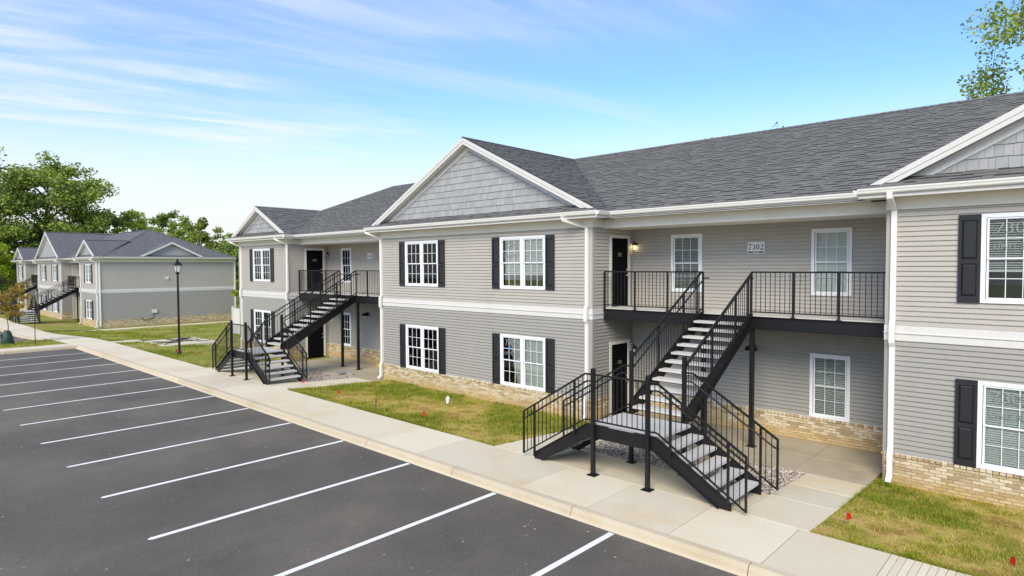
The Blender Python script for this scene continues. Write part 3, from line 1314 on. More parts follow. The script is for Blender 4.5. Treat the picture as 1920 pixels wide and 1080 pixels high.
def address_sign(w, s0, s1, z0, z1, num, parent):
    mb = MB()
    w.box(mb, s0, s1, .018, .032, z0, z1)
    sg = mb.build('address_sign', 'sign', parent)
    ink = MB()
    W_, H_ = s1 - s0, z1 - z0
    dh = H_ * .50
    dw = dh * .68
    x = (s0 + s1) / 2 - dw * len(num) / 2
    for ch in num:
        d = serif_digit(ch)
        ink.add([w.P(x + v[0] * dh, .0335 + v[2] * .5, z0 + H_ * .33 + v[1] * dh) for v in d.v], d.f)
        x += dw
    w.box(ink, s0 + .02, s1 - .02, .032, .0335, z0 + H_ * .07, z0 + H_ * .19)
    ink.build('sign_numerals', 'ink', sg)
    tx = MB()
    for k in range(8):
        a = (s0 + s1) / 2 - .085 + k * .022
        w.box(tx, a, a + .014, .0335, .0342, z0 + H_ * .10, z0 + H_ * .16)
    tx.build('sign_small_print', 'sign', sg)


# ---- roofs: courses of separate tabs
def roof_plane(pts, e, parent, material='roof', skip=None, detail=True, name='shingle', seed=1, base=True):
    """pts: planar convex polygon (3D), e: horizontal eave direction"""
    rg = random.Random(seed)
    P = [Vector(p) for p in pts]
    e = Vector(e).normalized()
    nrm = (P[1] - P[0]).cross(P[2] - P[0]).normalized()
    if nrm.z < 0:
        nrm = -nrm
    s = nrm.cross(e).normalized()
    if s.z < 0:
        s = -s
    o = min(P, key=lambda p: p.z)
    uv = [((p - o).dot(e), (p - o).dot(s)) for p in P]
    if base:
        mb = MB()
        mb.poly([tuple(p - nrm * .02) for p in P])
        # close the slab from below so that it has thickness
        mb.poly([tuple(p - nrm * .05) for p in P][::-1])
        mb.build('roof_deck', material if not detail else 'roof', parent)
    if not detail:
        return
    tmax = max(t for _, t in uv)

    def lr(t):
        xs_ = []
        n = len(uv)
        for i in range(n):
            (u0, t0), (u1, t1) = uv[i], uv[(i + 1) % n]
            if abs(t1 - t0) < 1e-9:
                if abs(t - t0) < 1e-6:
                    xs_ += [u0, u1]
                continue
            q = (t - t0) / (t1 - t0)
            if -1e-9 <= q <= 1 + 1e-9:
                xs_.append(u0 + (u1 - u0) * q)
        return (min(xs_), max(xs_)) if xs_ else None
    V, F = [], []
    ex = .155
    V2, F2 = [], []
    k = 0
    t = 0.0
    while t < tmax - .01:
        tb, tt = t + 1e-5, min(t + ex, tmax - 1e-5)
        A, B = lr(tb), lr(tt)
        if A and B:
            u = min(A[0], B[0]) - rg.uniform(0, .3)
            end = max(A[1], B[1])
            while u < end:
                wd = rg.choice((.14, .18, .22, .27, .33))
                q = [(min(max(u, A[0]), A[1]), tb), (min(max(u + wd - .004, A[0]), A[1]), tb), (min(max(u + wd - .004, B[0]), B[1]), tt), (min(max(u, B[0]), B[1]), tt)]
                u += wd
                if q[1][0] - q[0][0] < .01 and q[2][0] - q[3][0] < .01:
                    continue
                c = o + e * (q[0][0] + q[1][0]) * .5 + s * (tb + tt) * .5
                if skip and skip(c):
                    continue
                low = rg.random() < .5
                lift = .010 if low else .021
                top = [o + e * a + s * b + nrm * (lift if i < 2 else .001) for i, (a, b) in enumerate(q)]
                bot = [o + e * a + s * b - nrm * .012 for a, b in q[:2]]
                n = len(V)
                V += [tuple(p) for p in top + bot]
                F += [(n, n + 1, n + 2, n + 3), (n + 4, n + 5, n + 1, n)]
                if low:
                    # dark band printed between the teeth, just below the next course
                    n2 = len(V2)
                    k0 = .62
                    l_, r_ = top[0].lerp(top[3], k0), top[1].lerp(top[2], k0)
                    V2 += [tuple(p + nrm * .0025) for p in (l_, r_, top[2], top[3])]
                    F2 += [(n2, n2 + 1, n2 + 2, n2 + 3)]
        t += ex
        k += 1
    mb = MB()
    mb.v, mb.f = V, F
    if V:
        mb.build(name, material, parent, kind='stuff')
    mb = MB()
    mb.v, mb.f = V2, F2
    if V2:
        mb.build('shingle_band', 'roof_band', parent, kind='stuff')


def ridge_cap(p, q, parent, material='roof'):
    p, q = Vector(p), Vector(q)
    d = q - p
    n = max(1, int(d.length / .2))
    mb = MB()
    side = d.cross(Vector((0, 0, 1))).normalized()
    for k in range(n):
        a = p + d * k / n
        b = p + d * (k + 1.15) / n
        za, zb = .018, .030
        for sg in (-1, 1):
            w_ = side * sg * .13
            mb.poly([tuple(a + Vector((0, 0, zb))), tuple(b + Vector((0, 0, za))), tuple(b + w_ + Vector((0, 0, za - .065))), tuple(a + w_ + Vector((0, 0, zb - .065)))][::sg])
    mb.build('ridge_cap', material, parent)


def gutter_run(p, q, out, parent):
    """K-style gutter from p to q (top back edge); out = outward unit vector"""
    p, q, out = Vector(p), Vector(q), Vector(out)
    prof = [(0, 0), (0, -.11), (.05, -.115), (.075, -.09), (.085, -.055), (.10, -.03), (.105, 0), (.098, .0), (.09, -.02), (.01, -.02)]
    mb = MB()
    n = len(prof)
    for c in (p, q):
        mb.v += [tuple(c + out * a + Vector((0, 0, b))) for a, b in prof]
    mb.f = [tuple(range(n)), tuple(range(n, 2 * n))[::-1]] + [(i, i + n, (i + 1) % n + n, (i + 1) % n) for i in range(n)]
    mb.build('gutter', 'gutter', parent)


def downspout(x, y, ztop, zbot, parent, dx=0.0, yw=-.06, band=True, gut=-.50):
    """rectangular downpipe with offsets at the gutter, the band and the foot"""
    mb = MB()
    pts = [(x - dx, gut, ztop), (x - dx, gut, ztop - .10), (x, yw, ztop - .34), (x, yw, Z_BT + .10)]
    if band:
        pts += [(x, yw - .06, Z_BT + .0), (x, yw - .06, Z_BB - .04), (x, yw, Z_BB - .14)]
    pts += [(x, yw, .52), (x, yw - .06, .36), (x, yw - .06, zbot + .14), (x, yw - .20, zbot + .02)]
    wv = Vector((1, 0, 0))
    hw, hd = .05, .038
    rings = []
    P = [Vector(p) for p in pts]
    for i, p in enumerate(P):
        d = (P[min(i + 1, len(P) - 1)] - P[max(0, i - 1)]).normalized()
        wx = Vector((1, 0, 0)) if abs(d.x) < .7 else Vector((0, 1, 0))
        n = d.cross(wx).normalized()
        wx = n.cross(d).normalized()
        rings.append([p + wx * a * hw + n * b * hd for a, b in ((-1, -1), (1, -1), (1, 1), (-1, 1))])
    o = 0
    for rg in rings:
        mb.v += [tuple(p) for p in rg]
    for i in range(len(rings) - 1):
        for k in range(4):
            k2 = (k + 1) % 4
            mb.f.append((i * 4 + k, i * 4 + k2, i * 4 + 4 + k2, i * 4 + 4 + k))
    mb.f.append((0, 1, 2, 3))
    return mb.build('downspout', 'gutter', parent)


def gable(B, xc, hw, zr, name, roofpart, detail, single_range=None, yback=RIDGE_Y):
    """front gable over a block: two slopes, rake boards, soffit, trim and shakes"""
    ye, yr, yw = -.45, -.30, 0.0
    ze = Z_EAVE
    sl = (zr - ze) / hw
    mat_ = 'roof' if detail else 'roof_far'
    for sg in (1, -1):
        xe = xc + sg * hw
        yv = .15            # where the recess eave meets
        pts = [(xe, yr, ze), (xe, yv, ze), (xc, yback, zr), (xc, yr, zr)]
        roof_plane(pts, (0, 1, 0), roofpart, mat_, detail=detail and sg == 1, seed=int(abs(xc) * 10) + sg)
        # little corner between the slope and the pent strip
        mb = MB()
        mb.poly([(xe, ye, ze), (xe, yr, ze), (xe - sg * .15, yr, ze + .15 * sl)])
        mb.build('roof_deck', mat_, roofpart)
        # rake board: stepped fascia
        nx, nz = sg * sl / math.hypot(1, sl), 1 / math.hypot(1, sl)

        def at(d, off, y, x_end=None):
            """point d along the slope from the apex (in x), off below the roof surface"""
            x = xc + sg * d
            return (x, y, zr - sl * d - off)
        tip = hw - .17
        for off0, off1, y0, y1, nm in ((.015, .115, yr - .022, yr + .02, 'rake_board'), (.10, .21, yr - .006, yr + .02, 'rake_board')):
            a = [at(0, off0 * 1.12, y0), at(tip, off0 * 1.12, y0), at(tip - off1 * .9, off1 * 1.12, y0), at(0, off1 * 1.12, y0)]
            mb = MB()
            mb.prism(a, (0, y1 - y0, 0))
            mb.build(nm, 'white', B)
        mb = MB()
        mb.prism([at(0, .20, yr + .02), at(tip - .1, .20, yr + .02), at(tip - .1, .20, yw), at(0, .20, yw)], (0, 0, .01))
        # grooves of the soffit panels
        mb.build('rake_soffit', 'cream', B)
        if detail:
            g = MB()
            nseg = int(hw / .12)
            for k in range(1, nseg):
                d = (tip - .1) * k / nseg
                g.bar(at(d, .203, yr + .03), at(d, .203, yw - .045), .006, .006)
            g.build('soffit_bead', 'dark_room' if False else 'cream', B)
        ib = MB()
        low = (zr - .20 - (ze + .23)) / sl
        ib.prism([at(0, .21, yw - .04), at(low + .02, .21, yw - .04), at(low - .36, .41, yw - .04), at(0, .41, yw - .04)], (0, .04, 0))
        ib.build('rake_trim', 'white', B)
    # pent strip below the gable wall
    x0, x1 = xc - hw, xc + hw
    zt = ze + (yw - ye) * .5
    roof_plane([(x0, ye, ze), (x1, ye, ze), (x1 - .45, yw, zt), (x0 + .45, yw, zt)], (1, 0, 0), roofpart, mat_, detail=detail, seed=5)
    ridge_cap((xc, yr, zr), (xc, yback, zr), roofpart, mat_)
    # gable wall
    zb = zt - .02
    wl = MB()
    hb = (zr - .3 - zb) / sl
    wl.prism([(xc - hb, yw + .0, zb), (xc + hb, yw, zb), (xc, yw, zr - .3)], (0, .1, 0))
    gw = wl.build('gable_wall', 'shake' if not detail else 'siding_low', B)
    rows = int((zr - .35 - zb) / .225) + 1
    allmb = MB()
    shapes = {}
    rg = random.Random(int(abs(xc) * 100))
    for k in range(rows):
        za, zc_ = zb + .01 + k * .225, zb + .01 + (k + 1) * .225
        half0 = (zr - .36 - za) / sl
        half1 = (zr - .36 - zc_) / sl
        if half0 < .08:
            break
        x = xc - half0 - rg.uniform(0, .1)
        while x < xc + half0:
            wd = rg.choice((.11, .14, .16, .19))
            a, b = max(x, xc - half0), min(x + wd - .005, xc + half0)
            a1, b1 = max(x, xc - max(half1, 0)), min(x + wd - .005, xc + max(half1, 0))
            x += wd
            if b - a < .03:
                continue
            t0, t1 = .024 + rg.choice((0, .003, .006)), .006
            jag = rg.choice((0, 0, .004, .008))
            if b1 - a1 < .005:
                m_ = (a + b) / 2
                m_ = min(max(m_, xc - max(half1, 0)), xc + max(half1, 0))
                a1, b1 = m_ - .002, m_ + .002
            vs = [(a, -t0, za + jag), (b, -t0, za + jag), (b1, -t1, zc_ + .01), (a1, -t1, zc_ + .01), (a, 0, za + jag), (b, 0, za + jag), (b1, 0, zc_ + .01), (a1, 0, zc_ + .01)]
            fs = [(0, 1, 2, 3), (4, 5, 1, 0), (4, 0, 3, 7), (1, 5, 6, 2)]
            if single_range and single_range[0] <= (a + b) / 2 <= single_range[1]:
                key = (round(wd, 2), t0, jag)
                regular = abs((b - a) - (wd - .005)) < 1e-6 and abs((b1 - a1) - (b - a)) < 1e-6
                if regular:
                    if key not in shapes:
                        m0 = MB()
                        m0.add([(p[0] - a, p[1], p[2] - za) for p in vs], fs)
                        shapes[key] = m0.mesh('shake', 'shake')
                    link('shake', shapes[key], gw, (a, yw, za))
                else:
                    m0 = MB()
                    m0.add(vs, fs)
                    m0.build('shake', 'shake', gw, (0, yw, 0))
            else:
                allmb.add([(p[0], p[1] + yw, p[2]) for p in vs], fs)
    if allmb.v and detail:
        allmb.build('shake', 'shake', gw, kind='stuff')
    elif allmb.v:
        allmb.build('shake', 'shake', gw, kind='stuff')


def eaves(B, x0, x1, detail):
    """fascia, soffit, frieze and gutter of a projecting block"""
    mb = MB()
    mb.box(x0 - .45, x1 + .45, -.45, -.43, Z_SOF - .01, Z_EAVE - .012)
    mb.box(x1 + .43, x1 + .45, -.43, .15, Z_SOF - .01, Z_EAVE - .012)
    mb.box(x0 - .45, x0 - .43, -.43, .15, Z_SOF - .01, Z_EAVE - .012)
    mb.build('fascia', 'white', B)
    mb = MB()
    mb.box(x0 - .43, x1 + .43, -.43, .17, Z_SOF, Z_SOF + .02)
    s_ = mb.build('soffit', 'cream', B)
    v = MB()
    v.box(x0 - .3, x1 + .3, -.20, -.19, Z_SOF - .004, Z_SOF + .001)
    v.build('soffit_vent', 'dark_room', s_)
    mb = MB()
    mb.box(x0 - .03, x1 + .03, -.035, -.003, Z_FR, Z_SOF)
    mb.build('frieze', 'cream', B)
    gutter_run((x0 - .45, -.45, Z_EAVE - .02), (x1 + .45, -.45, Z_EAVE - .02), (0, -1, 0), B)
    gutter_run((x1 + .45, .15, Z_EAVE - .021), (x1 + .45, -.45, Z_EAVE - .021), (1, 0, 0), B)
    gutter_run((x0 - .45, -.45, Z_EAVE - .021), (x0 - .45, .15, Z_EAVE - .021), (-1, 0, 0), B)


def band(w, s0, s1, parent, endcap=0):
    mb = MB()
    w.box(mb, s0, s1, 0, .028, (Z_BB + Z_BT) / 2 + .006, Z_BT)
    w.box(mb, s0, s1, 0, .050, (Z_BB + Z_BT) / 2 - .008, (Z_BB + Z_BT) / 2 + .006)
    w.box(mb, s0, s1, 0, .028, Z_BB, (Z_BB + Z_BT) / 2 - .008)
    return mb.build('band', 'white', parent)


def corner_post(B, x, y, sx, z0, z1, material):
    mb = MB()
    mb.box(min(x, x - sx * .09), max(x, x - sx * .09), y - .022, y - .001, z0, z1)
    mb.box(min(x + sx * .022, x + sx * .001), max(x + sx * .022, x + sx * .001), y - .022, y + .09, z0, z1)
    mb.build('corner_post', material, B)


def block_front(B, x0, x1, wins, cfg, single, brick_single=(1, 0)):
    """front wall of a projecting block; wins: list of dict(s, units, up, low)"""
    w = Wall((x0, 0, 0), (1, 0, 0), (0, -1, 0))
    L = x1 - x0
    hu = [(q['s'] - .98, q['s'] + .98, 3.588, 5.283) for q in wins]
    hl = [(q['s'] - .98, q['s'] + .98, 0.393, 2.09) for q in wins]
    wall_panel(w, L, -.5, Z_CAP, [], 'foundation_wall', 'mortar', B) if False else None
    fb = MB()
    w.box(fb, 0, L, -.12, .010, -.5, Z_CAP - .004)
    fo = fb.build('foundation_wall', 'mortar', B)
    bricks(w, L, -.262, fo, *brick_single)
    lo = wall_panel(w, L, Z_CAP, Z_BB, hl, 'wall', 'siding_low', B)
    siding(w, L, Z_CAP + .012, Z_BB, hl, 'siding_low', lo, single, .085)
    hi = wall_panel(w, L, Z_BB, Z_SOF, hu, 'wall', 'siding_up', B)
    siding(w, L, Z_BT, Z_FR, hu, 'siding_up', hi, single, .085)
    fl = MB()
    w.box(fl, 0, L, -.10, .022, Z_CAP - .002, Z_CAP + .012)
    fl.build('starter_strip', 'white', B)
    band(w, -.03, L + .03, B)
    for q in wins:
        for key, z0, z1 in (('up', 3.588, 5.283), ('low', .393 + .012, 2.09)):
            o = q[key]
            window(w, q['s'] - .98, q['s'] + .98, z0, z1, B, 2, o.get('blind', (1, 35)), o.get('text'), o.get('tape'))
            shutter(w, q['s'] - .98 - .355, q['s'] - .985, z0, z1 + .0, B)
            shutter(w, q['s'] + .985, q['s'] + .98 + .355, z0, z1 + .0, B)
    for x, sx in ((x0, -1), (x1, 1)):
        corner_post(B, x, 0, sx, Z_CAP + .012, Z_BB - .001, 'siding_low')
        corner_post(B, x, 0, sx, Z_BT + .001, Z_FR, 'siding_up')


def side_wall(B, x, y0, y1, sx, single, doors=(), band_to=None, brick=True, win=None):
    """wall facing +x or -x"""
    if sx > 0:
        w = Wall((x, y0, 0), (0, 1, 0), (1, 0, 0))
    else:
        w = Wall((x, y1, 0), (0, -1, 0), (-1, 0, 0))
    L = y1 - y0
    hu = [d for d in doors if d[2] > 2.5]
    hl = [d for d in doors if d[2] < 2.5]
    fb = MB()
    zt = Z_CAP - .004
    sp_ = spans(0, L, [(d[0], d[1], -1, 3) for d in hl], 0, .3)
    for u, v in sp_[1:]:
        f2 = MB()
        w.box(f2, u, v, -.12, .010, -.5, zt)
        f2.build('foundation_wall', 'mortar', B)
    w.box(fb, sp_[0][0], sp_[0][1], -.12, .010, -.5, zt)
    fo = fb.build('foundation_wall', 'mortar', B)
    bricks(w, L, -.262 if L > 4 else -.23, fo, 1, 0, holes=[(d[0], d[1], -1, 3) for d in hl])
    lo = wall_panel(w, L, Z_CAP, Z_BB, hl, 'wall', 'siding_low', B)
    siding(w, L, Z_CAP + .012, Z_BB, hl, 'siding_low', lo, False, .0)
    hi = wall_panel(w, L, Z_BB, Z_SOF, hu, 'wall', 'siding_up', B)
    siding(w, L, Z_BT, Z_FR, hu, 'siding_up', hi, False, .0)
    b = L if band_to is None else band_to
    if sx > 0:
        band(w, 0, b, B)
    else:
        band(w, L - b, L, B)
    return w


def building(name, loc, blocks, stairs_c, detail, hips, cfg):
    """blocks: list of (kind, x0, x1): E end block, W wing, R recess"""
    B = empty(name, loc)
    X0, X1 = blocks[0][1], blocks[-1][2]
    mat_ = 'roof' if detail else 'roof_far'
    # --- roof
    rf = MB()
    rf.box(X0 + .1, X1 - .1, .6, BACK - .1, Z_SOF + .03, Z_SOF + .05)
    roof = rf.build('roof', 'cream', B)
    hl, hr = X0 - .45 + 6.5, X1 + .45 - 6.5
    gbl = []
    for kd, a, b in blocks:
        if kd in 'EW':
            c = (a + b) / 2
            hw = (b - a) / 2 + .45
            zr = RIDGE_Z if kd == 'W' else 7.45
            gbl.append((c, hw, zr))

    def hidden(p):
        for c, hw, zr in gbl:
            if abs(p.x - c) < hw and p.z < zr - (zr - Z_EAVE) / hw * abs(p.x - c) - .03:
                return True
        return False
    ym = .15
    main = [(X0 - .45, ym, Z_EAVE), (X1 + .45, ym, Z_EAVE), (hr, RIDGE_Y, RIDGE_Z), (hl, RIDGE_Y, RIDGE_Z)]
    roof_plane(main, (1, 0, 0), roof, mat_, skip=hidden, detail=detail, seed=21)
    yb = 2 * RIDGE_Y - ym
    roof_plane([(X0 - .45, yb, Z_EAVE), (X1 + .45, yb, Z_EAVE), (hr, RIDGE_Y, RIDGE_Z), (hl, RIDGE_Y, RIDGE_Z)], (1, 0, 0), roof, mat_, detail=False)
    for xe, xh in ((X0 - .45, hl), (X1 + .45, hr)):
        roof_plane([(xe, ym, Z_EAVE), (xe, yb, Z_EAVE), (xh, RIDGE_Y, RIDGE_Z)], (0, 1, 0), roof, mat_, detail=False)
    ridge_cap((hl, RIDGE_Y, RIDGE_Z), (hr, RIDGE_Y, RIDGE_Z), roof, mat_)
    ridge_cap((hl, RIDGE_Y, RIDGE_Z), (X0 - .45, ym, Z_EAVE), roof, mat_)
    ridge_cap((hr, RIDGE_Y, RIDGE_Z), (X1 + .45, ym, Z_EAVE), roof, mat_)
    ridge_cap((hr, RIDGE_Y, RIDGE_Z), (X1 + .45, yb, Z_EAVE), roof, mat_)
    # --- end and back walls
    back = MB()
    back.box(X0, X1, BACK - .12, BACK, -.5, Z_SOF)
    back.build('wall', 'siding_low', B)
    for x, sx in ((X0, -1), (X1, 1)):
        side_wall(B, x, 0.0, BACK, sx, False)
        m = MB()
        xa, xb = (x - .45, x) if sx < 0 else (x, x + .45)
        m.box(xa, xb, .17, yb, Z_SOF, Z_SOF + .02)
        m.box(min(x, x + sx * .03), max(x, x + sx * .03), 0, BACK, Z_FR, Z_SOF - .001)
        m.build('soffit', 'cream', B)
        m = MB()
        m.box(min(x + sx * .43, x + sx * .45), max(x + sx * .43, x + sx * .45), .15, yb, Z_SOF - .01, Z_EAVE - .012)
        m.build('fascia', 'white', B)
        if sx > 0:
            gutter_run((x + .45, yb, Z_EAVE - .02), (x + .45, .15, Z_EAVE - .02), (1, 0, 0), B)
        else:
            gutter_run((x - .45, .15, Z_EAVE - .02), (x - .45, yb, Z_EAVE - .02), (-1, 0, 0), B)
    # --- blocks
    for i, (kd, a, b) in enumerate(blocks):
        c = (a + b) / 2
        ck = cfg.get(i, {})
        if kd in 'EW':
            hw = (b - a) / 2 + .45
            zr = RIDGE_Z if kd == 'W' else 7.45
            yb_ = RIDGE_Y if kd == 'W' else RIDGE_Y - (RIDGE_Z - 7.45) / ((RIDGE_Z - Z_EAVE) / (RIDGE_Y - .15))
            gable(B, c, hw, zr, 'gable', roof, detail, ck.get('shakes'), yb_)
            eaves(B, a, b, detail)
            L = b - a
            if kd == 'W':
                wins = [dict(s=2.55, up=ck.get('au', {}), low=ck.get('al', {})), dict(s=L - 2.72, up=ck.get('bu', {}), low=ck.get('bl', {}))]
            else:
                wins = [dict(s=L / 2, up=ck.get('au', {}), low=ck.get('al', {}))]
            block_front(B, a, b, wins, ck, ck.get('single', False), ck.get('bricks', (1, 0)))
            for s_ in ck.get('spouts', ()):
                downspout(a + s_[0], 0, Z_EAVE - .12, -.2, B, s_[1])
        else:
            recess(B, a, b, ck, detail)
    return B


def recess(B, a, b, ck, detail):
    L = b - a
    single = ck.get('single', False)
    # door wall (the flank of the block at the left), facing +x
    doors = [(.86, 1.97, Z_BT + .01, 5.268), (.86, 1.97, -.24, 2.03)]
    w = side_wall(B, a, 0.0, DEP, 1, single, doors, band_to=.52)
    fz = MB()
    w.box(fz, 0, .55, .003, .03, Z_FR, Z_SOF)
    w.box(fz, .55, DEP, .003, .03, Z_FR - .02, Z_SOF)
    fz.build('frieze', 'cream', B)
    dm = ck.get('door', 'door')
    door(w, .86, 1.97, Z_BT + .01, 5.268, B, ck.get('numbers', (None, None))[0], dm)
    door(w, .86, 1.97, -.225, 2.03, B, ck.get('numbers', (None, None))[1], dm)
    lit = ck.get('lit', (False, False))
    lantern(w, 2.07, 4.95, B, lit[0])
    lantern(w, 2.07, 1.72, B, lit[1])
    # hidden flank of the block at the right
    side_wall(B, b, 0.0, DEP, -1, False, (), band_to=.52)
    # back wall
    w = Wall((a, DEP, 0), (1, 0, 0), (0, -1, 0))
    hu = [(1.356, 2.343, 3.545, 5.249), (5.337, 6.287, 3.545, 5.249)] if not ck.get('win') else ck['win'][0]
    hl_ = [(5.337, 6.287, .368 + .034, 2.054)] if not ck.get('win') else ck['win'][1]
    fb = MB()
    w.box(fb, 0, L, -.12, .010, -.5, Z_CAP - .004)
    fo = fb.build('foundation_wall', 'mortar', B)
    bricks(w, L, -.23, fo, *ck.get('bricks', (1, 0)))
    lo = wall_panel(w, L, Z_CAP, Z_BT, hl_, 'wall', 'siding_low', B)
    siding(w, L, Z_CAP + .012, 2.72, hl_, 'siding_low', lo, single)
    hi = wall_panel(w, L, Z_BT, Z_SOF, hu, 'wall', 'siding_up', B)
    siding(w, L, Z_BT + .04, Z_FR, hu, 'siding_up', hi, single)
    fl = MB()
    w.box(fl, 0, L, -.10, .022, Z_CAP - .002, Z_CAP + .012)
    fl.build('starter_strip', 'white', B)
    bl = ck.get('blinds', [(1, 25), (1, 62), (1, 12)])
    for k, h in enumerate(hu):
        window(w, *h, B, 1, bl[k % len(bl)])
    for k, h in enumerate(hl_):
        window(w, *h, B, 1, bl[(k + 2) % len(bl)])
    if ck.get('backdoor'):
        for z0, z1 in ((Z_BT + .01, 5.25), (-.225, 2.03)):
            door(w, L - 1.5, L - .4, z0, z1, B, None, 'door_cream')
    if ck.get('sign'):
        x_, z_, num = ck['sign']
        address_sign(w, x_, x_ + .46, z_, z_ + .32, num, B)
    if ck.get('dome'):
        dome_light(w, ck['dome'], 2.06, B)
    # porch beam, ceiling, eave
    mb = MB()
    mb.box(a + .03, b - .03, .55, .75, Z_FR - .015, Z_SOF)
    mb.build('porch_beam', 'cream', B)
    mb = MB()
    mb.box(a + .02, b - .02, .75, DEP - .003, Z_FR + .005, Z_FR + .03)
    mb.build('porch_ceiling', 'cream', B)
    mb = MB()
    mb.box(a + .43, b - .43, .15, .56, Z_SOF, Z_SOF + .02)
    so = mb.build('soffit', 'cream', B)
    v = MB()
    v.box(a + .5, b - .5, .40, .41, Z_SOF - .004, Z_SOF + .001)
    v.build('soffit_vent', 'dark_room', so)
    mb = MB()
    mb.box(a + .45, b - .45, .15, .17, Z_SOF - .01, Z_EAVE - .012)
    mb.build('fascia', 'white', B)
    gutter_run((a + .555, .15, Z_EAVE - .022), (b - .555, .15, Z_EAVE - .022), (0, -1, 0), B)
    # balcony
    y0 = .55
    mb = MB()
    mb.box(a + .02, b - .02, y0 + .012, DEP - .01, Z_BT - .05, Z_BT + .012)
    bal = mb.build('balcony', 'tread', B)
    mb = MB()
    # channel: web and two flanges
    mb.box(a + .035, b - .035, y0, y0 + .012, 2.735, Z_BT - .015)
    mb.box(a + .035, b - .035, y0 - .05, y0, Z_BT - .03, Z_BT - .015)
    mb.box(a + .035, b - .035, y0 - .05, y0, 2.735, 2.75)
    mb.build('beam', 'steel', bal)
    mb = MB()
    mb.box(a + .02, b - .02, y0 + .02, DEP - .02, Z_BT - .075, Z_BT - .055)
    for k in range(1, int(L / .61)):
        mb.box(a + .61 * k - .02, a + .61 * k + .02, y0 + .02, DEP - .02, 2.80, Z_BT - .075)
    mb.build('deck_pan', 'steel', bal)
    c = ck['stair']
    xl, xr = c - .64, c + .64
    zt, zb = 4.174, 3.17
    for u0, u1, n in ((a + .06, xl, 3), (xr, b - .06, 3)):
        mb = MB()
        mb.bar((u0, y0 - .01, zt - .02), (u1, y0 - .01, zt - .02), .045, .04)
        mb.bar((u0, y0 - .01, zb), (u1, y0 - .01, zb), .03, .03)
        for k in range(n + 1):
            x = u0 + (u1 - u0) * k / n
            mb.box(x - .022, x + .022, y0 - .032, y0 + .012, Z_BT - .02, zt - .02)
            if 0 < k < n:
                mb.box(x - .06, x + .06, y0 - .035, y0 + .0, Z_BT - .017, Z_BT + .0)
        rl = mb.build('railing', 'steel', bal)
        m = max(2, int((u1 - u0) / .112))
        bm = MB()
        bm.box(-.007, .007, -.007, .007, 0, zt - .04 - zb)
        me = bm.mesh('baluster', 'steel')
        for k in range(1, m):
            x = u0 + (u1 - u0) * k / m
            link('baluster', me, rl if False else bal, (x, y0 - .01, zb))
    for x in (xl, xr):
        mb = MB()
        mb.box(x - .05, x + .05, y0 + .015, y0 + .115, -.24, 2.80)
        mb.box(x - .11, x + .11, y0 - .045, y0 + .175, -.235, -.215)
        mb.build('post', 'steel', bal)


# ---------------------------------------------------------------- near building
T02 = [('7302', .30), ('UNIT 202', .155)]
near_cfg = {
    0: dict(single=False, spouts=((0.35, .35), (5.52, .38)), au=dict(blind=(1, 20)), al=dict(blind=(1, 30))),
    1: dict(single=False, stair=-13.72, numbers=('202', '102'), lit=(False, True), sign=(3.55, 4.64, '7304'), dome=3.55,
            win=([(1.30, 2.2, 3.545, 5.249), (5.9, 6.8, 3.545, 5.249)], [(1.2, 2.1, .402, 2.054)]), blinds=[(1, 12), (1, 50), (1, 55)]),
    2: dict(single=True, shakes=(-30, 30), spouts=((0.02, .42), (10.21, .55)),
            au=dict(blind=(1, 26)), bu=dict(blind=(.70, 48), text=T02), al=dict(blind=(1, 24)), bl=dict(blind=(1, 56), text=[('7302', .30), ('UNIT 102', .155)], tape=True)),
    3: dict(single=True, stair=3.80, numbers=('202', '102'), lit=(True, False), sign=(3.68, 4.64, '7302'), dome=3.85,
            blinds=[(1, 18), (1, 58), (1, 24)], bricks=(4.4, 8)),
    4: dict(single=2.0, shakes=(7.5, 10.8), spouts=((0.13, .0),), bricks=(-1, 3.6),
            au=dict(blind=(.64, 30), text=[('7302', .30), ('UNIT 201', .155)]), al=dict(blind=(1, 42), text=[('7302', .30), ('UNIT 101', .155)])),
}
near = building('apartment_building', (0, 0, 0),
                [('E', -23.65, -18.15), ('R', -18.15, -10.36), ('W', -10.36, 0.0), ('R', 0.0, 7.5), ('W', 7.5, 17.9)],
                None, True, None, near_cfg)
tag(near, 'long two-storey grey and beige apartment building with black shutters and stairs, filling the right', 'building')

# ---------------------------------------------------------------- far building
FX, FZ = -51.7, -0.62
fb_blocks = [('E', -36.2, -30.7), ('R', -30.7, -23.4), ('W', -23.4, -12.9), ('R', -12.9, -5.6), ('E', -5.6, 0.0)]
far_cfg = {
    0: dict(spouts=((5.4, .3),)), 1: dict(stair=-27.0, door='door_cream', backdoor=True),
    2: dict(spouts=((.1, .3), (10.4, .3))), 3: dict(stair=-9.2, door='door_cream', backdoor=True), 4: dict(spouts=((.15, .3), (5.52, .3))),
}
farb = building('apartment_building', (FX, 0, FZ), fb_blocks, None, False, None, far_cfg)
tag(farb, 'distant two-storey grey apartment building behind the lamp post, end wall facing us', 'building')
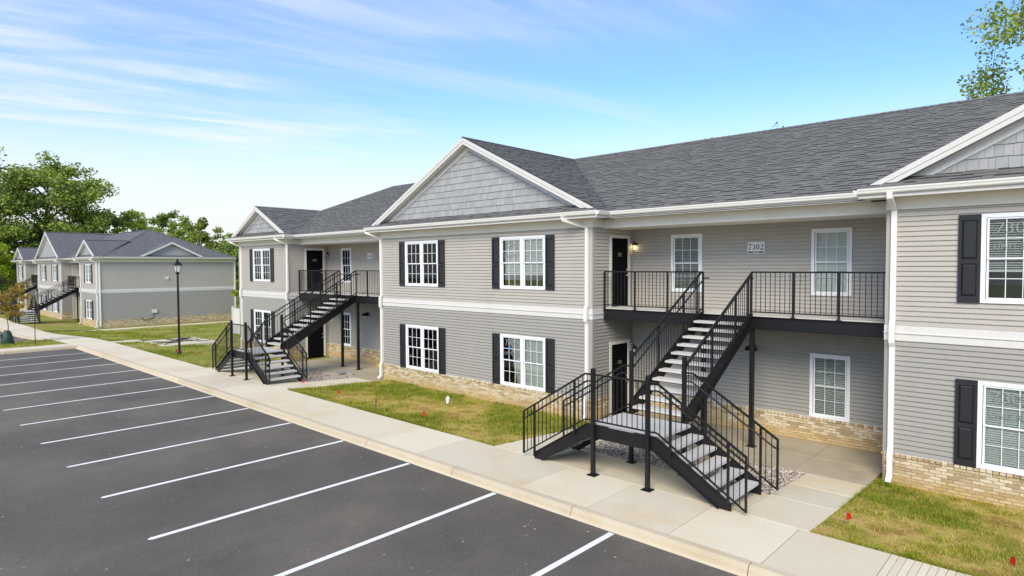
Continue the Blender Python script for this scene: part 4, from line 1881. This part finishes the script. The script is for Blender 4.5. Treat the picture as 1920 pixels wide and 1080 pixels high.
# decorative gable on the hip end, facing +x
gm = MB()
yc, hw, zb, zt = 5.9, 2.75, Z_EAVE + .05, 7.3
gm.prism([(.0, yc - hw + .4, zb + .1), (.0, yc + hw - .4, zb + .1), (.0, yc, zt - .25)], (-.1, 0, 0))
gw = gm.build('gable_wall', 'shake', farb)
for sg in (1, -1):
    m = MB()
    m.prism([(.32, yc, zt), (.32, yc + sg * hw, zb), (.32, yc + sg * (hw - .32), zb), (.32, yc, zt - .17)], (-.05, 0, 0))
    m.build('rake_board', 'white', farb)
    m = MB()
    m.prism([(.30, yc, zt + .02), (.30, yc + sg * (hw + .05), zb - .01), (-3.2, yc, zt + .02)], (0, 0, -.05))
    m.build('dormer_roof', 'roof_far', farb)
    m = MB()
    m.prism([(.28, yc, zt - .16), (.28, yc + sg * (hw - .35), zb + .0), (0, yc + sg * (hw - .35), zb), (0, yc, zt - .16)], (0, 0, -.02))
    m.build('rake_soffit', 'cream', farb)
w = Wall((0, 0, 0), (0, 1, 0), (1, 0, 0))
m = MB()
w.box(m, 4.15, 4.55, .02, .14, .85, 1.15)
w.box(m, 5.35, 5.6, .02, .10, 3.85, 4.1)
m.build('meter_box', 'white', farb)
m = MB()
m.tube([(.06, 4.3, .9), (.10, 4.2, .4), (.10, 3.5, .2), (.10, 3.3, .5)], .025, 6)
m.build('cable', 'steel', farb)
m = MB()
for y in (.08, 11.6):
    m.box(.02, .10, y, y + .1, -.1, Z_SOF)
m.build('downspout', 'gutter', farb)


# ================================================================ black steel stairs
def staircase(name, loc):
    """T-shaped stair: two short flights up to a landing, one long flight to the balcony; origin below the landing centre front"""
    S = empty(name, loc)
    ris = .1718
    ZL = 6 * ris                      # landing
    xl, xr = -.64, .64
    yf, yb = -4.33, -2.97             # front and back of the landing
    lx = .82                          # landing half length
    ZT = Z_BT + .012
    # landing deck
    mb = MB()
    mb.box(-lx, lx, yf + .02, yb - .0, ZL - .055, ZL)
    mb.build('landing', 'tread', S)
    run = .28
    nlow = 5

    def zg(y):
        return hy(y)
    # lower flights
    for sg in (-1, 1):
        for k in range(nlow):
            x0 = sg * (lx + run * k)
            x1 = sg * (lx + run * (k + 1) + .015)
            z = ZL - ris * (k + 1)
            mb = MB()
            mb.box(min(x0, x1), max(x0, x1), yf + .02, yb - .02, z - .055, z)
            mb.build('tread', 'tread', S)
            mb = MB()
            mb.box(min(x0, x1) + .01, max(x0, x1) - .01, yf + .01, yb - .01, z - .075, z - .0555)
            mb.build('tread_pan', 'steel', S)
        for y in (yf, yb):
            # stringer: plumb foot, sloping body, level piece under the landing
            dpt = .27
            xe = lx + run * nlow + .06
            sl = ris / run
            zt0 = ZL + .02
            a = [(sg * .30, y, zt0), (sg * (lx - .02), y, zt0), (sg * xe, y, zt0 - sl * (xe - lx + .02)), (sg * xe, y, zg(y) + .0),
                 (sg * (xe - .22), y, zg(y) + .0), (sg * (lx - .05), y, ZL - dpt), (sg * .30, y, ZL - dpt)]
            mb = MB()
            th = .012
            mb.prism(a, (0, th if y == yf else -th, 0))
            # flange along the top and the bottom edge
            fo = -.05 if y == yf else .05
            mb.prism([(sg * lx, y, zt0), (sg * xe, y, zt0 - sl * (xe - lx + .02)), (sg * xe, y, zt0 - sl * (xe - lx + .02) - .012), (sg * lx, y, zt0 - .012)], (0, fo, 0))
            mb.prism([(sg * (xe - .22), y, zg(y)), (sg * (lx - .05), y, ZL - dpt), (sg * (lx - .05), y, ZL - dpt + .012), (sg * (xe - .24), y, zg(y) + .012)], (0, fo, 0))
            mb.build('stringer', 'steel', S)
    for y in (yf, yb):
        mb = MB()
        mb.box(-.30, .30, min(y, y + .012), max(y, y + .012), ZL - .27, ZL + .0)
        mb.build('landing_beam', 'steel', S)
    # posts
    for x in (xl, xr):
        for y, top in ((yf - .05, 2.20), (yb + .05, 2.41)):
            mb = MB()
            z0 = zg(y)
            mb.box(x - .038, x + .038, y - .038, y + .038, z0, top)
            mb.lathe([(.05, 0), (.05, .012), (.0, .03)], 4, (x, y, top), True)
            mb.box(x - .10, x + .10, y - .10, y + .10, z0 - .0, z0 + .014)
            for dx in (-.075, .075):
                for dy in (-.075, .075):
                    mb.lathe([(.013, 0), (.013, .012)], 6, (x + dx, y + dy, z0 + .014))
            mb.build('post', 'steel', S)
    # upper flight
    ya, yz = yb + .02, .53
    n = 12
    rr = (ZT - ZL) / n
    rn = (yz - ya) / n
    for k in range(1, n):
        y0 = ya + rn * (k - 1) + .01
        z = ZL + rr * k
        mb = MB()
        mb.box(xl + .03, xr - .03, y0, y0 + rn + .02, z - .05, z)
        mb.build('tread', 'tread', S)
        mb = MB()
        mb.box(xl + .02, xr - .02, y0 + .01, y0 + rn + .01, z - .07, z - .0505)
        mb.build('tread_pan', 'steel', S)
    su = rr / rn
    for x, sx in ((xl, -1), (xr, 1)):
        d = .30
        z1 = ZT + .02
        a = [(x, ya - .05, ZL + .20), (x, yz - .0, z1 + .0), (x, yz - .0, z1 - d), (x, ya + .32, ZL - .02), (x, ya - .05, ZL - .02)]
        mb = MB()
        mb.prism(a, (sx * .012, 0, 0))
        mb.prism([(x, ya - .05, ZL + .20), (x, yz, z1), (x, yz, z1 - .014), (x, ya - .05, ZL + .186)], (sx * .055, 0, 0))
        mb.prism([(x, ya + .32, ZL - .02), (x, yz, z1 - d), (x, yz, z1 - d + .014), (x, ya + .32, ZL - .006)], (sx * .055, 0, 0))
        mb.build('stringer', 'steel', S)

    bal_me = {}

    def baluster(x, y, z0, z1):
        key = round(z1 - z0, 2)
        if key not in bal_me:
            mb = MB()
            mb.box(-.0065, .0065, -.0065, .0065, 0, key)
            bal_me[key] = mb.mesh('baluster', 'steel')
        link('baluster', bal_me[key], S, (x, y, z0))

    # rails of the lower flights
    sl = ris / run
    zr0 = ZL + 1.06
    for sg in (-1, 1):
        xe = 2.56
        for y, inner in ((yf - .05, 1), (yb + .05, -1)):
            xs_ = .68
            xk = lx + .02
            top = lambda x: zr0 if x < xk else zr0 - sl * (x - xk)
            bot = lambda x: ZL + .11 if x < xk else ZL + .11 - sl * (x - xk)
            mb = MB()
            mb.bar((sg * xs_, y, zr0), (sg * xk, y, zr0), .042, .034)
            mb.bar((sg * xk, y, zr0), (sg * xe, y, top(xe)), .042, .034)
            mb.bar((sg * xs_, y, bot(0)), (sg * xk, y, bot(0)), .028)
            mb.bar((sg * xk, y, bot(0)), (sg * xe, y, bot(xe)), .028)
            mb.bar((sg * xe, y, top(xe) + .01), (sg * xe, y, bot(xe) - .01), .036)
            for xp in (xk + .28, lx + run * nlow + .02):
                mb.bar((sg * xp, y, top(xp)), (sg * xp, y, bot(xp) - .22), .040)
            mb.build('railing', 'steel', S)
            # grab rail on brackets
            hb = MB()
            yi = y + inner * .07
            q = .16
            hb.tube([(sg * (xs_ + .05), yi, zr0 - q), (sg * xk, yi, zr0 - q), (sg * (xe - .04), yi, top(xe - .04) - q), (sg * (xe + .02), y, top(xe) - q - .02)], .019, 8)
            for xp in (xk + .28, lx + run * nlow):
                hb.bar((sg * xp, y, top(xp) - q - .05), (sg * xp, yi, top(xp) - q), .012)
            hb.build('grab_rail', 'steel', S)
            m = 17
            for k in range(1, m):
                x = xs_ + (xe - xs_) * k / m
                baluster(sg * x, y, bot(x), top(x))
    # landing front rail
    y = yf - .05
    mb = MB()
    mb.bar((xl, y, zr0), (xr, y, zr0), .042, .034)
    mb.bar((xl, y, ZL + .11), (xr, y, ZL + .11), .028)
    mb.build('railing', 'steel', S)
    for k in range(1, 11):
        baluster(xl + (xr - xl) * k / 11, y, ZL + .11, zr0)
    # rails of the upper flight
    for x, sx in ((xl, -1), (xr, 1)):
        xo = x + sx * .03
        y0, y1 = yb + .06, yz - .02
        zt0, zt1 = ZL + 1.22, 4.155
        zb0, zb1 = ZL + .26, ZT + .10
        f = lambda y, a, b: a + (b - a) * (y - y0) / (y1 - y0)
        mb = MB()
        mb.bar((xo, y0, zt0), (xo, y1, zt1), .045, .038)
        mb.bar((xo, y0, zb0), (xo, y1, zb1), .028)
        for t in (.36, .72, .93):
            yy = y0 + (y1 - y0) * t
            mb.bar((xo, yy, f(yy, zt0, zt1)), (xo, yy, f(yy, zb0, zb1) - .09), .040)
        mb.build('railing', 'steel', S)
        hb = MB()
        xi = x - sx * .055
        hb.tube([(xi, y0 - .02, zt0 - .17), (xi, y1, zt1 - .16), (xi, y1 + .28, zt1 - .16)], .019, 8)
        hb.bar((xo, y1, zt1 - .16), (xi, y1, zt1 - .16), .012)
        hb.build('grab_rail', 'steel', S)
        m = 30
        for k in range(1, m):
            yy = y0 + (y1 - y0) * k / m
            baluster(xo, yy, f(yy, zb0, zb1), f(yy, zt0, zt1))
    return S


st1 = staircase('staircase', (3.80, 0, 0))
tag(st1, 'nearer black steel T-shaped staircase with concrete treads before the recess numbered 7302', 'staircase', 'black steel staircases')
for c, lab, z in ((-13.72, 'black steel staircase before the recess numbered 7304, left of the middle block', 0.0),
                  (FX - 9.2, 'black steel staircase on the distant building, the nearer of its two', FZ),
                  (FX - 27.0, 'black steel staircase at the far left edge on the distant building', FZ)):
    s2 = copy_tree(st1)
    s2.location = (c, 0, z)
    s2['label'] = lab


# ================================================================ street furniture and small things
def lamp_post(x, y):
    L = empty('lamp_post', (x, y, -.05))
    mb = MB()
    mb.lathe([(.11, 0), (.11, .10), (.07, .16), (.055, .30), (.052, 3.0), (.045, 4.02), (.075, 4.05), (.085, 4.10), (.05, 4.14)], 14)
    mb.build('pole', 'steel', L, smooth=False)
    g = MB()
    g.lathe([(.11, 4.14), (.185, 4.50)], 4, sq=True)
    g.build('lamp_glass', 'lamp_glass', L)
    c = MB()
    for k in range(4):
        t = math.pi / 4 + k * math.pi / 2
        c.bar((.112 * math.cos(t), .112 * math.sin(t), 4.13), (.19 * math.cos(t), .19 * math.sin(t), 4.51), .02)
    c.lathe([(.13, 4.12), (.125, 4.15)], 4, sq=True)
    c.lathe([(.25, 4.49), (.25, 4.52), (.20, 4.56), (.10, 4.66), (.06, 4.68)], 4, sq=True)
    c.lathe([(.055, 4.68), (.06, 4.72), (.05, 4.78), (.02, 4.80)], 10)
    c.build('lamp_head', 'steel', L)
    tag(L, 'black lamp post with a four-sided lantern standing in the lawn', 'lamp post')


lamp_post(-22.95, -3.40)


def flag(x, y, z, a, lab, lean=0.05):
    F_ = empty('marker_flag', (x, y, z), a)
    mb = MB()
    mb.tube([(0, 0, -.03), (lean * .5, 0, .12), (lean, 0, .24)], .0035, 5)
    mb.build('wire', 'wire', F_)
    m = MB()
    m.hexa([(lean, -.004, .10), (lean + .085, .018, .12), (lean + .085, .020, .12), (lean, -.002, .10),
            (lean, -.004, .235), (lean + .07, .012, .215), (lean + .07, .014, .215), (lean, -.002, .235)])
    m.build('flag', 'red', F_)
    tag(F_, lab, 'flag', 'red utility marker flags')


for x, y, zf, a, lab in ((7.65, -3.47, zf2, .6, 'red marker flag in the right lawn near the walkway corner'),
                         (9.95, -3.74, zf2, 2.2, 'red marker flag at the bottom right corner of the photo'),
                         (-3.28, -3.72, zf1, .4, 'red marker flag nearest the stairs in the middle lawn'),
                         (-5.66, -3.67, zf1, 1.8, 'second red marker flag from the stairs in the middle lawn'),
                         (-7.98, -3.59, zf1, .9, 'third red marker flag from the stairs in the middle lawn'),
                         (-10.64, -3.41, lambda x, y: hy(y), .2, 'red marker flag at the gravel edge beside the farther stairs'),
                         (-23.35, -3.50, zf3, 1.2, 'red marker flag just left of the lamp post foot'),
                         (-22.5, -3.05, zf3, .5, 'red marker flag just right of the lamp post foot')):
    flag(x, y, zf(x, y), a, lab)

c = empty('cleanout_pipe', (-4.85, -1.35, zf1(-4.85, -1.35)))
mb = MB()
mb.lathe([(.055, -.05), (.055, .13), (.068, .131), (.068, .19), (.05, .20)], 14)
mb.build('pipe', 'pvc', c)
mb = MB()
mb.lathe([(.048, .20), (.048, .215)], 14)
mb.box(-.02, .02, -.02, .02, .215, .245)
mb.build('cap', 'pvc', c)
tag(c, 'white plastic cleanout pipe standing in the middle lawn', 'pipe')

b = empty('broom', (-13.1, 1.75, hy(1.75)))
mb = MB()
mb.tube([(0, 0, .12), (.28, .36, 1.5)], .013, 7)
mb.build('handle', mat('blue_handle', (.03, .09, .22), .4), b)
mb = MB()
mb.hexa([(-.22, -.07, .0), (.22, -.07, 0), (.22, .07, 0), (-.22, .07, 0), (-.17, -.03, .13), (.17, -.03, .13), (.17, .03, .13), (-.17, .03, .13)])
mb.build('bristles', mat('yellow_bristle', (.42, .33, .03), .7), b)
tag(b, 'broom with blue handle and yellow head leaning in the farther recess', 'broom')

cb = MB()
r_ = random.Random(5)
for k in range(7):
    cx, cy = -12.55 + r_.uniform(-.5, .4), -.45 + r_.uniform(-.15, .2)
    a = r_.uniform(0, 3)
    cb.hexa([(cx + math.cos(a + t) * .22, cy + math.sin(a + t) * .12, hy(cy) + .0 + .012 * k) for t in (0, 1.6, 3.1, 4.7)] + [(cx + math.cos(a + t) * .21, cy + math.sin(a + t) * .11, hy(cy) + .03 + .012 * k) for t in (0, 1.6, 3.1, 4.7)])
pile = cb.build('scrap_pile', mat('grey_scrap', (.30, .31, .33), .6))
tag(pile, 'small pile of flat grey scraps on the gravel edge by the balcony post', 'scraps')

cbl = MB()
rc = random.Random(3)
for k in range(10):
    x_, y_ = -29.6 + rc.uniform(-.5, .5), -1.0 + rc.uniform(-.5, .5)
    a_ = rc.uniform(0, 6.28)
    pth = []
    for q in range(7):
        pth.append((x_, y_, -.082 + .012 * (k % 3)))
        a_ += rc.uniform(-1.0, 1.0)
        x_ = min(-28.0, max(-31.0, x_ + .32 * math.cos(a_)))
        y_ = min(.2, max(-2.5, y_ + .32 * math.sin(a_)))
    cbl.tube(pth, .02, 5)
cbo = cbl.build('cable_coil', 'steel')
tag(cbo, 'tangle of black cable lying on the concrete pad', 'cable')

# white fence between the buildings
fe = empty('vinyl_fence', (-33.2, 3.6, -.40))
for k in range(20):
    mb = MB()
    mb.box(.15 + .2 * k, .345 + .2 * k, -.012, .012, .06, 1.85)
    mb.build('panel_board', 'white', fe)
mb = MB()
for x in (0.06, 2.1, 4.2):
    mb.box(x - .06, x + .06, -.06, .06, 0, 1.95)
    mb.lathe([(.09, 0), (.09, .02), (0, .07)], 4, (x, 0, 1.95), True)
mb.build('post', 'white', fe)
mb = MB()
mb.box(.1, 4.2, -.025, .025, .03, .12)
mb.box(.1, 4.2, -.025, .025, 1.80, 1.89)
mb.build('rail', 'white', fe)
tag(fe, 'white vinyl privacy fence beside the left end of the near building', 'fence')

# tan neighbour house at the far left edge
hs = empty('house', (-104, -1.5, -.7))
mb = MB()
mb.box(-8, 5, 0, 9, -.3, 3.0)
mb.prism([(-8.3, -.4, 3.0), (5.3, -.4, 3.0), (5.3, 9.4, 3.0), (-8.3, 9.4, 3.0)], (0, 0, .12))
mb.build('wall', mat('tan_wall', (.40, .34, .25), .8), hs)
mb = MB()
mb.prism([(5.5, -.6, 3.1), (5.5, 9.6, 3.1), (5.5, 4.5, 5.4)], (-14, 0, 0))
mb.build('roof', mat('brown_roof', (.20, .15, .11), .9), hs)
for y in (1.5, 5.5):
    m = MB()
    m.box(5.0, 5.05, y, y + 1.0, .9, 2.2)
    m.build('window', 'frame', hs)
tag(hs, 'tan house glimpsed at the far left edge among the trees', 'house')


# ================================================================ trees
def tree(name, loc, H, crown_r, crown_h, trunk_r, leaf, nleaf, lm, seed, label, cat='tree', clear=.3, spread=1.0, sparse=1.0, nb=9, lean=(0, 0), group=None, dens_pow=.5, shape=None):
    T = empty(name, loc)
    rg = np.random.default_rng(seed)
    br = MB()
    base = np.array([0., 0., 0.])
    zc = H - crown_h
    top = np.array([lean[0], lean[1], H * .82])
    path = [base + (top - base) * t + np.array([rg.normal(0, .03), rg.normal(0, .03), 0]) * H * t * (1 - t) * 2 for t in np.linspace(0, 1, 7)]
    br.tube([(0, 0, -.5)] + [tuple(p) for p in path], trunk_r, 8, trunk_r * .18)
    tips = []
    for k in range(nb):
        t0 = clear + (1 - clear) * (k + .5) / nb * .92
        p0 = path[min(5, int(t0 * 6))] + (path[min(6, int(t0 * 6) + 1)] - path[min(5, int(t0 * 6))]) * (t0 * 6 % 1)
        a = k * 2.4 + rg.uniform(-.4, .4)
        # reach of the crown at this height (egg-shaped)
        f = (p0[2] + crown_h * .18 - zc) / crown_h
        reach = crown_r * math.sqrt(max(.10, 1 - (2 * min(max(f, 0.05), .98) - .85) ** 2 / 1.35)) * rg.uniform(.72, 1.08)
        tip = p0 + np.array([math.cos(a) * reach, math.sin(a) * reach, crown_h * rg.uniform(.08, .30)])
        mid = p0 + (tip - p0) * .5 + np.array([0, 0, crown_h * .02]) + rg.normal(0, .04, 3) * crown_r
        r0 = trunk_r * (.5 - .28 * t0)
        br.tube([tuple(p0), tuple(mid), tuple(tip)], r0, 6, r0 * .2)
        for j in range(6):
            q = p0 + (tip - p0) * rg.uniform(.3, 1.0)
            d = rg.normal(0, 1, 3)
            d[2] = abs(d[2]) * .55
            d /= np.linalg.norm(d)
            e = q + d * crown_r * rg.uniform(.22, .46)
            br.tube([tuple(q), tuple((q + e) / 2 + rg.normal(0, .02, 3) * crown_r), tuple(e)], r0 * .35, 5, r0 * .07, cap=False)
            tips.append((e, crown_r * rg.uniform(.11, .24)))
            tips.append(((q + e) / 2, crown_r * rg.uniform(.08, .17)))
        tips.append((tip, crown_r * rg.uniform(.12, .22)))
    tips.append((path[-1], crown_r * .22))
    br.build('trunk', 'bark', T, smooth=True)
    wts = np.array([t[1] for t in tips]) ** 2
    wts /= wts.sum()
    ctr = np.array([t[0] for t in tips])
    rad = np.array([t[1] for t in tips])
    idx = rg.choice(len(tips), nleaf, p=wts)
    d = rg.normal(0, 1, (nleaf, 3))
    d /= np.linalg.norm(d, axis=1)[:, None]
    rr = rg.random(nleaf) ** dens_pow
    pos = ctr[idx] + d * (rad[idx] * rr)[:, None] * np.array([1.15, 1.15, .8])
    nrm = rg.normal(0, 1, (nleaf, 3)) + np.array([0, 0, .9])
    nrm /= np.linalg.norm(nrm, axis=1)[:, None]
    t1 = np.cross(nrm, rg.normal(0, 1, (nleaf, 3)))
    t1 /= np.linalg.norm(t1, axis=1)[:, None]
    t2 = np.cross(nrm, t1)
    sz = leaf * rg.uniform(.6, 1.25, nleaf)[:, None]
    # leaf outline: six corners, slightly folded along the midrib
    o = [(-.5, 0, 0), (-.12, -.34, .08), (.28, -.26, .06), (.55, 0, -.05), (.28, .26, .06), (-.12, .34, .08)]
    V = np.stack([pos + t1 * sz * a + t2 * sz * b + nrm * sz * c for a, b, c in o], axis=1).reshape(-1, 3)
    F_ = (np.arange(nleaf)[:, None] * 6 + np.array([0, 1, 2, 3, 0, 3, 4, 5])[None, :]).ravel()
    link('crown', np_mesh('crown', V, F_, 4, lm), T)
    if label:
        tag(T, label, cat, group)
    return T


# big spreading tree behind the far building, and the wood around it
tree('shade_tree', (-106.2, 6.6, -.7), 23, 8.4, 17.5, .55, .42, 24000, 'leaf_oak', 31, 'largest spreading tree behind the left end of the distant building', nb=15, clear=.26)
tree('shade_tree', (-108, 1.2, -.7), 16.5, 7.5, 15.5, .45, .45, 15000, 'leaf_dark', 32, 'dense dark green tree at the left edge behind the distant building', nb=12, clear=.10)
tree('shade_tree', (-98, -1.8, -.7), 8.5, 4.6, 8, .2, .32, 9000, 'leaf_lime', 33, 'low yellow-green tree at the left edge of the photo', nb=10, clear=.06)
bgt = [(-105, 14.5, 15.0, 4.4, 'leaf_dark', 'dark green, leftmost of the row over the distant roof'), (-112, 19.0, 15.4, 4.6, 'leaf_lime', 'yellow-green, second of the row over the distant roof'),
       (-116, 22.2, 15.4, 4.2, 'leaf_oak', 'mid green, left of the distant roof peak'), (-110, 24, 16.0, 3.8, 'leaf_dark', 'dark and pointed, right of the distant roof peak'),
       (-103, 24, 13.4, 4.2, 'leaf_oak', 'mid green, over the right slope of the distant roof'), (-96.5, 23.6, 12.4, 3.8, 'leaf_oak', 'round, halfway down the right slope of the distant roof'),
       (-90, 23.0, 11.8, 3.4, 'leaf_olive', 'olive, last on the right slope of the distant roof'), (-82, 22.6, 8.8, 3.6, 'leaf_dark', 'low and dark, left of the gap between the buildings'),
       (-76, 22.0, 9.6, 3.6, 'leaf_oak', 'mid green, in the gap between the buildings'), (-68, 20.6, 9.6, 3.4, 'leaf_dark', 'dark, right in the gap between the buildings'),
       (-61, 19.2, 9.4, 3.2, 'leaf_oak', 'mid green, touching the left gutter of the near building'), (-120, 14, 13.5, 6.0, 'leaf_dark', 'dark, far behind the big spreading tree')]
for k, (x, y, H, cr, lm, where) in enumerate(bgt):
    tree('woodland_tree', (x, y, -.8), H, cr, H * .88, .2, .36, 6000, lm, 50 + k, 'background tree, ' + where, nb=10, clear=.10, group='trees behind the buildings')
# bright shrubs seen in the gap between the buildings
for k, (x, y, H) in enumerate(((-50.0, 14.2, 6.0), (-46.5, 12.4, 5.2), (-44.0, 10.6, 4.6), (-53.5, 16.2, 6.8))):
    tree('shrub', (x, y, -.6), H, 2.0, H * .95, .07, .22, 6000, 'leaf_lime', 80 + k,
         'bright yellow-green bush in the gap between the buildings, ' + ('second from the back', 'second from the front', 'nearest of four', 'farthest back of four')[k], 'bush', clear=.05, nb=9)
# trees behind the near building
tree('maple_tree', (12.0, 30.5, -.4), 19.6, 7.4, 16.5, .30, .20, 38000, 'leaf_oak', 91, 'leafy tree rising behind the roof at the top right', nb=15, clear=.22, dens_pow=.42)
tree('woodland_tree', (-10.9, 31.2, -.4), 17.5, 1.4, 7.0, .16, .25, 1500, 'leaf_oak', 92, 'small leafy treetop just showing over the ridge', nb=8)
tree('woodland_tree', (-6.8, 35.1, -.4), 18.6, 1.6, 7.0, .16, .20, 420, 'leaf_dark', 93, 'thin twiggy treetop over the ridge, right of the leafy one', nb=8)
tree('woodland_tree', (-47.7, 13.2, -.4), 10.8, 2.2, 6, .15, .24, 2200, 'leaf_lime', 94, 'yellow-green treetop behind the left small gable of the near building', nb=8)
# young street tree with its watering bag and stake
yt = tree('young_tree', (-36.1, -8.35, hx(-36.1) - .03), 3.7, 1.25, 2.3, .035, .15, 1500, 'leaf_amber', 95, 'young amber-leaved tree on the grass strip at the left edge', nb=9, clear=.42)
wb = empty('watering_bag', (-36.1, -8.35, hx(-36.1) - .03))
mb = MB()
mb.lathe([(.30, .0), (.33, .08), (.27, .40), (.20, .68), (.12, .80)], 14)
mb.build('bag', 'bag', wb, smooth=True)
mb = MB()
mb.box(-.05, .05, -.29, -.24, .38, .60)
mb.build('strap', 'steel', wb)
tag(wb, 'dark green watering bag wrapped round the young tree stem', 'bag')
stk = MB()
stk.bar((0, 0, -.1), (.02, .01, 1.75), .035)
so_ = stk.build('tree_stake', 'steel', None, (-34.2, -7.35, hx(-34.2)))
tag(so_, 'thin dark stake in the grass strip beside the young tree', 'stake')
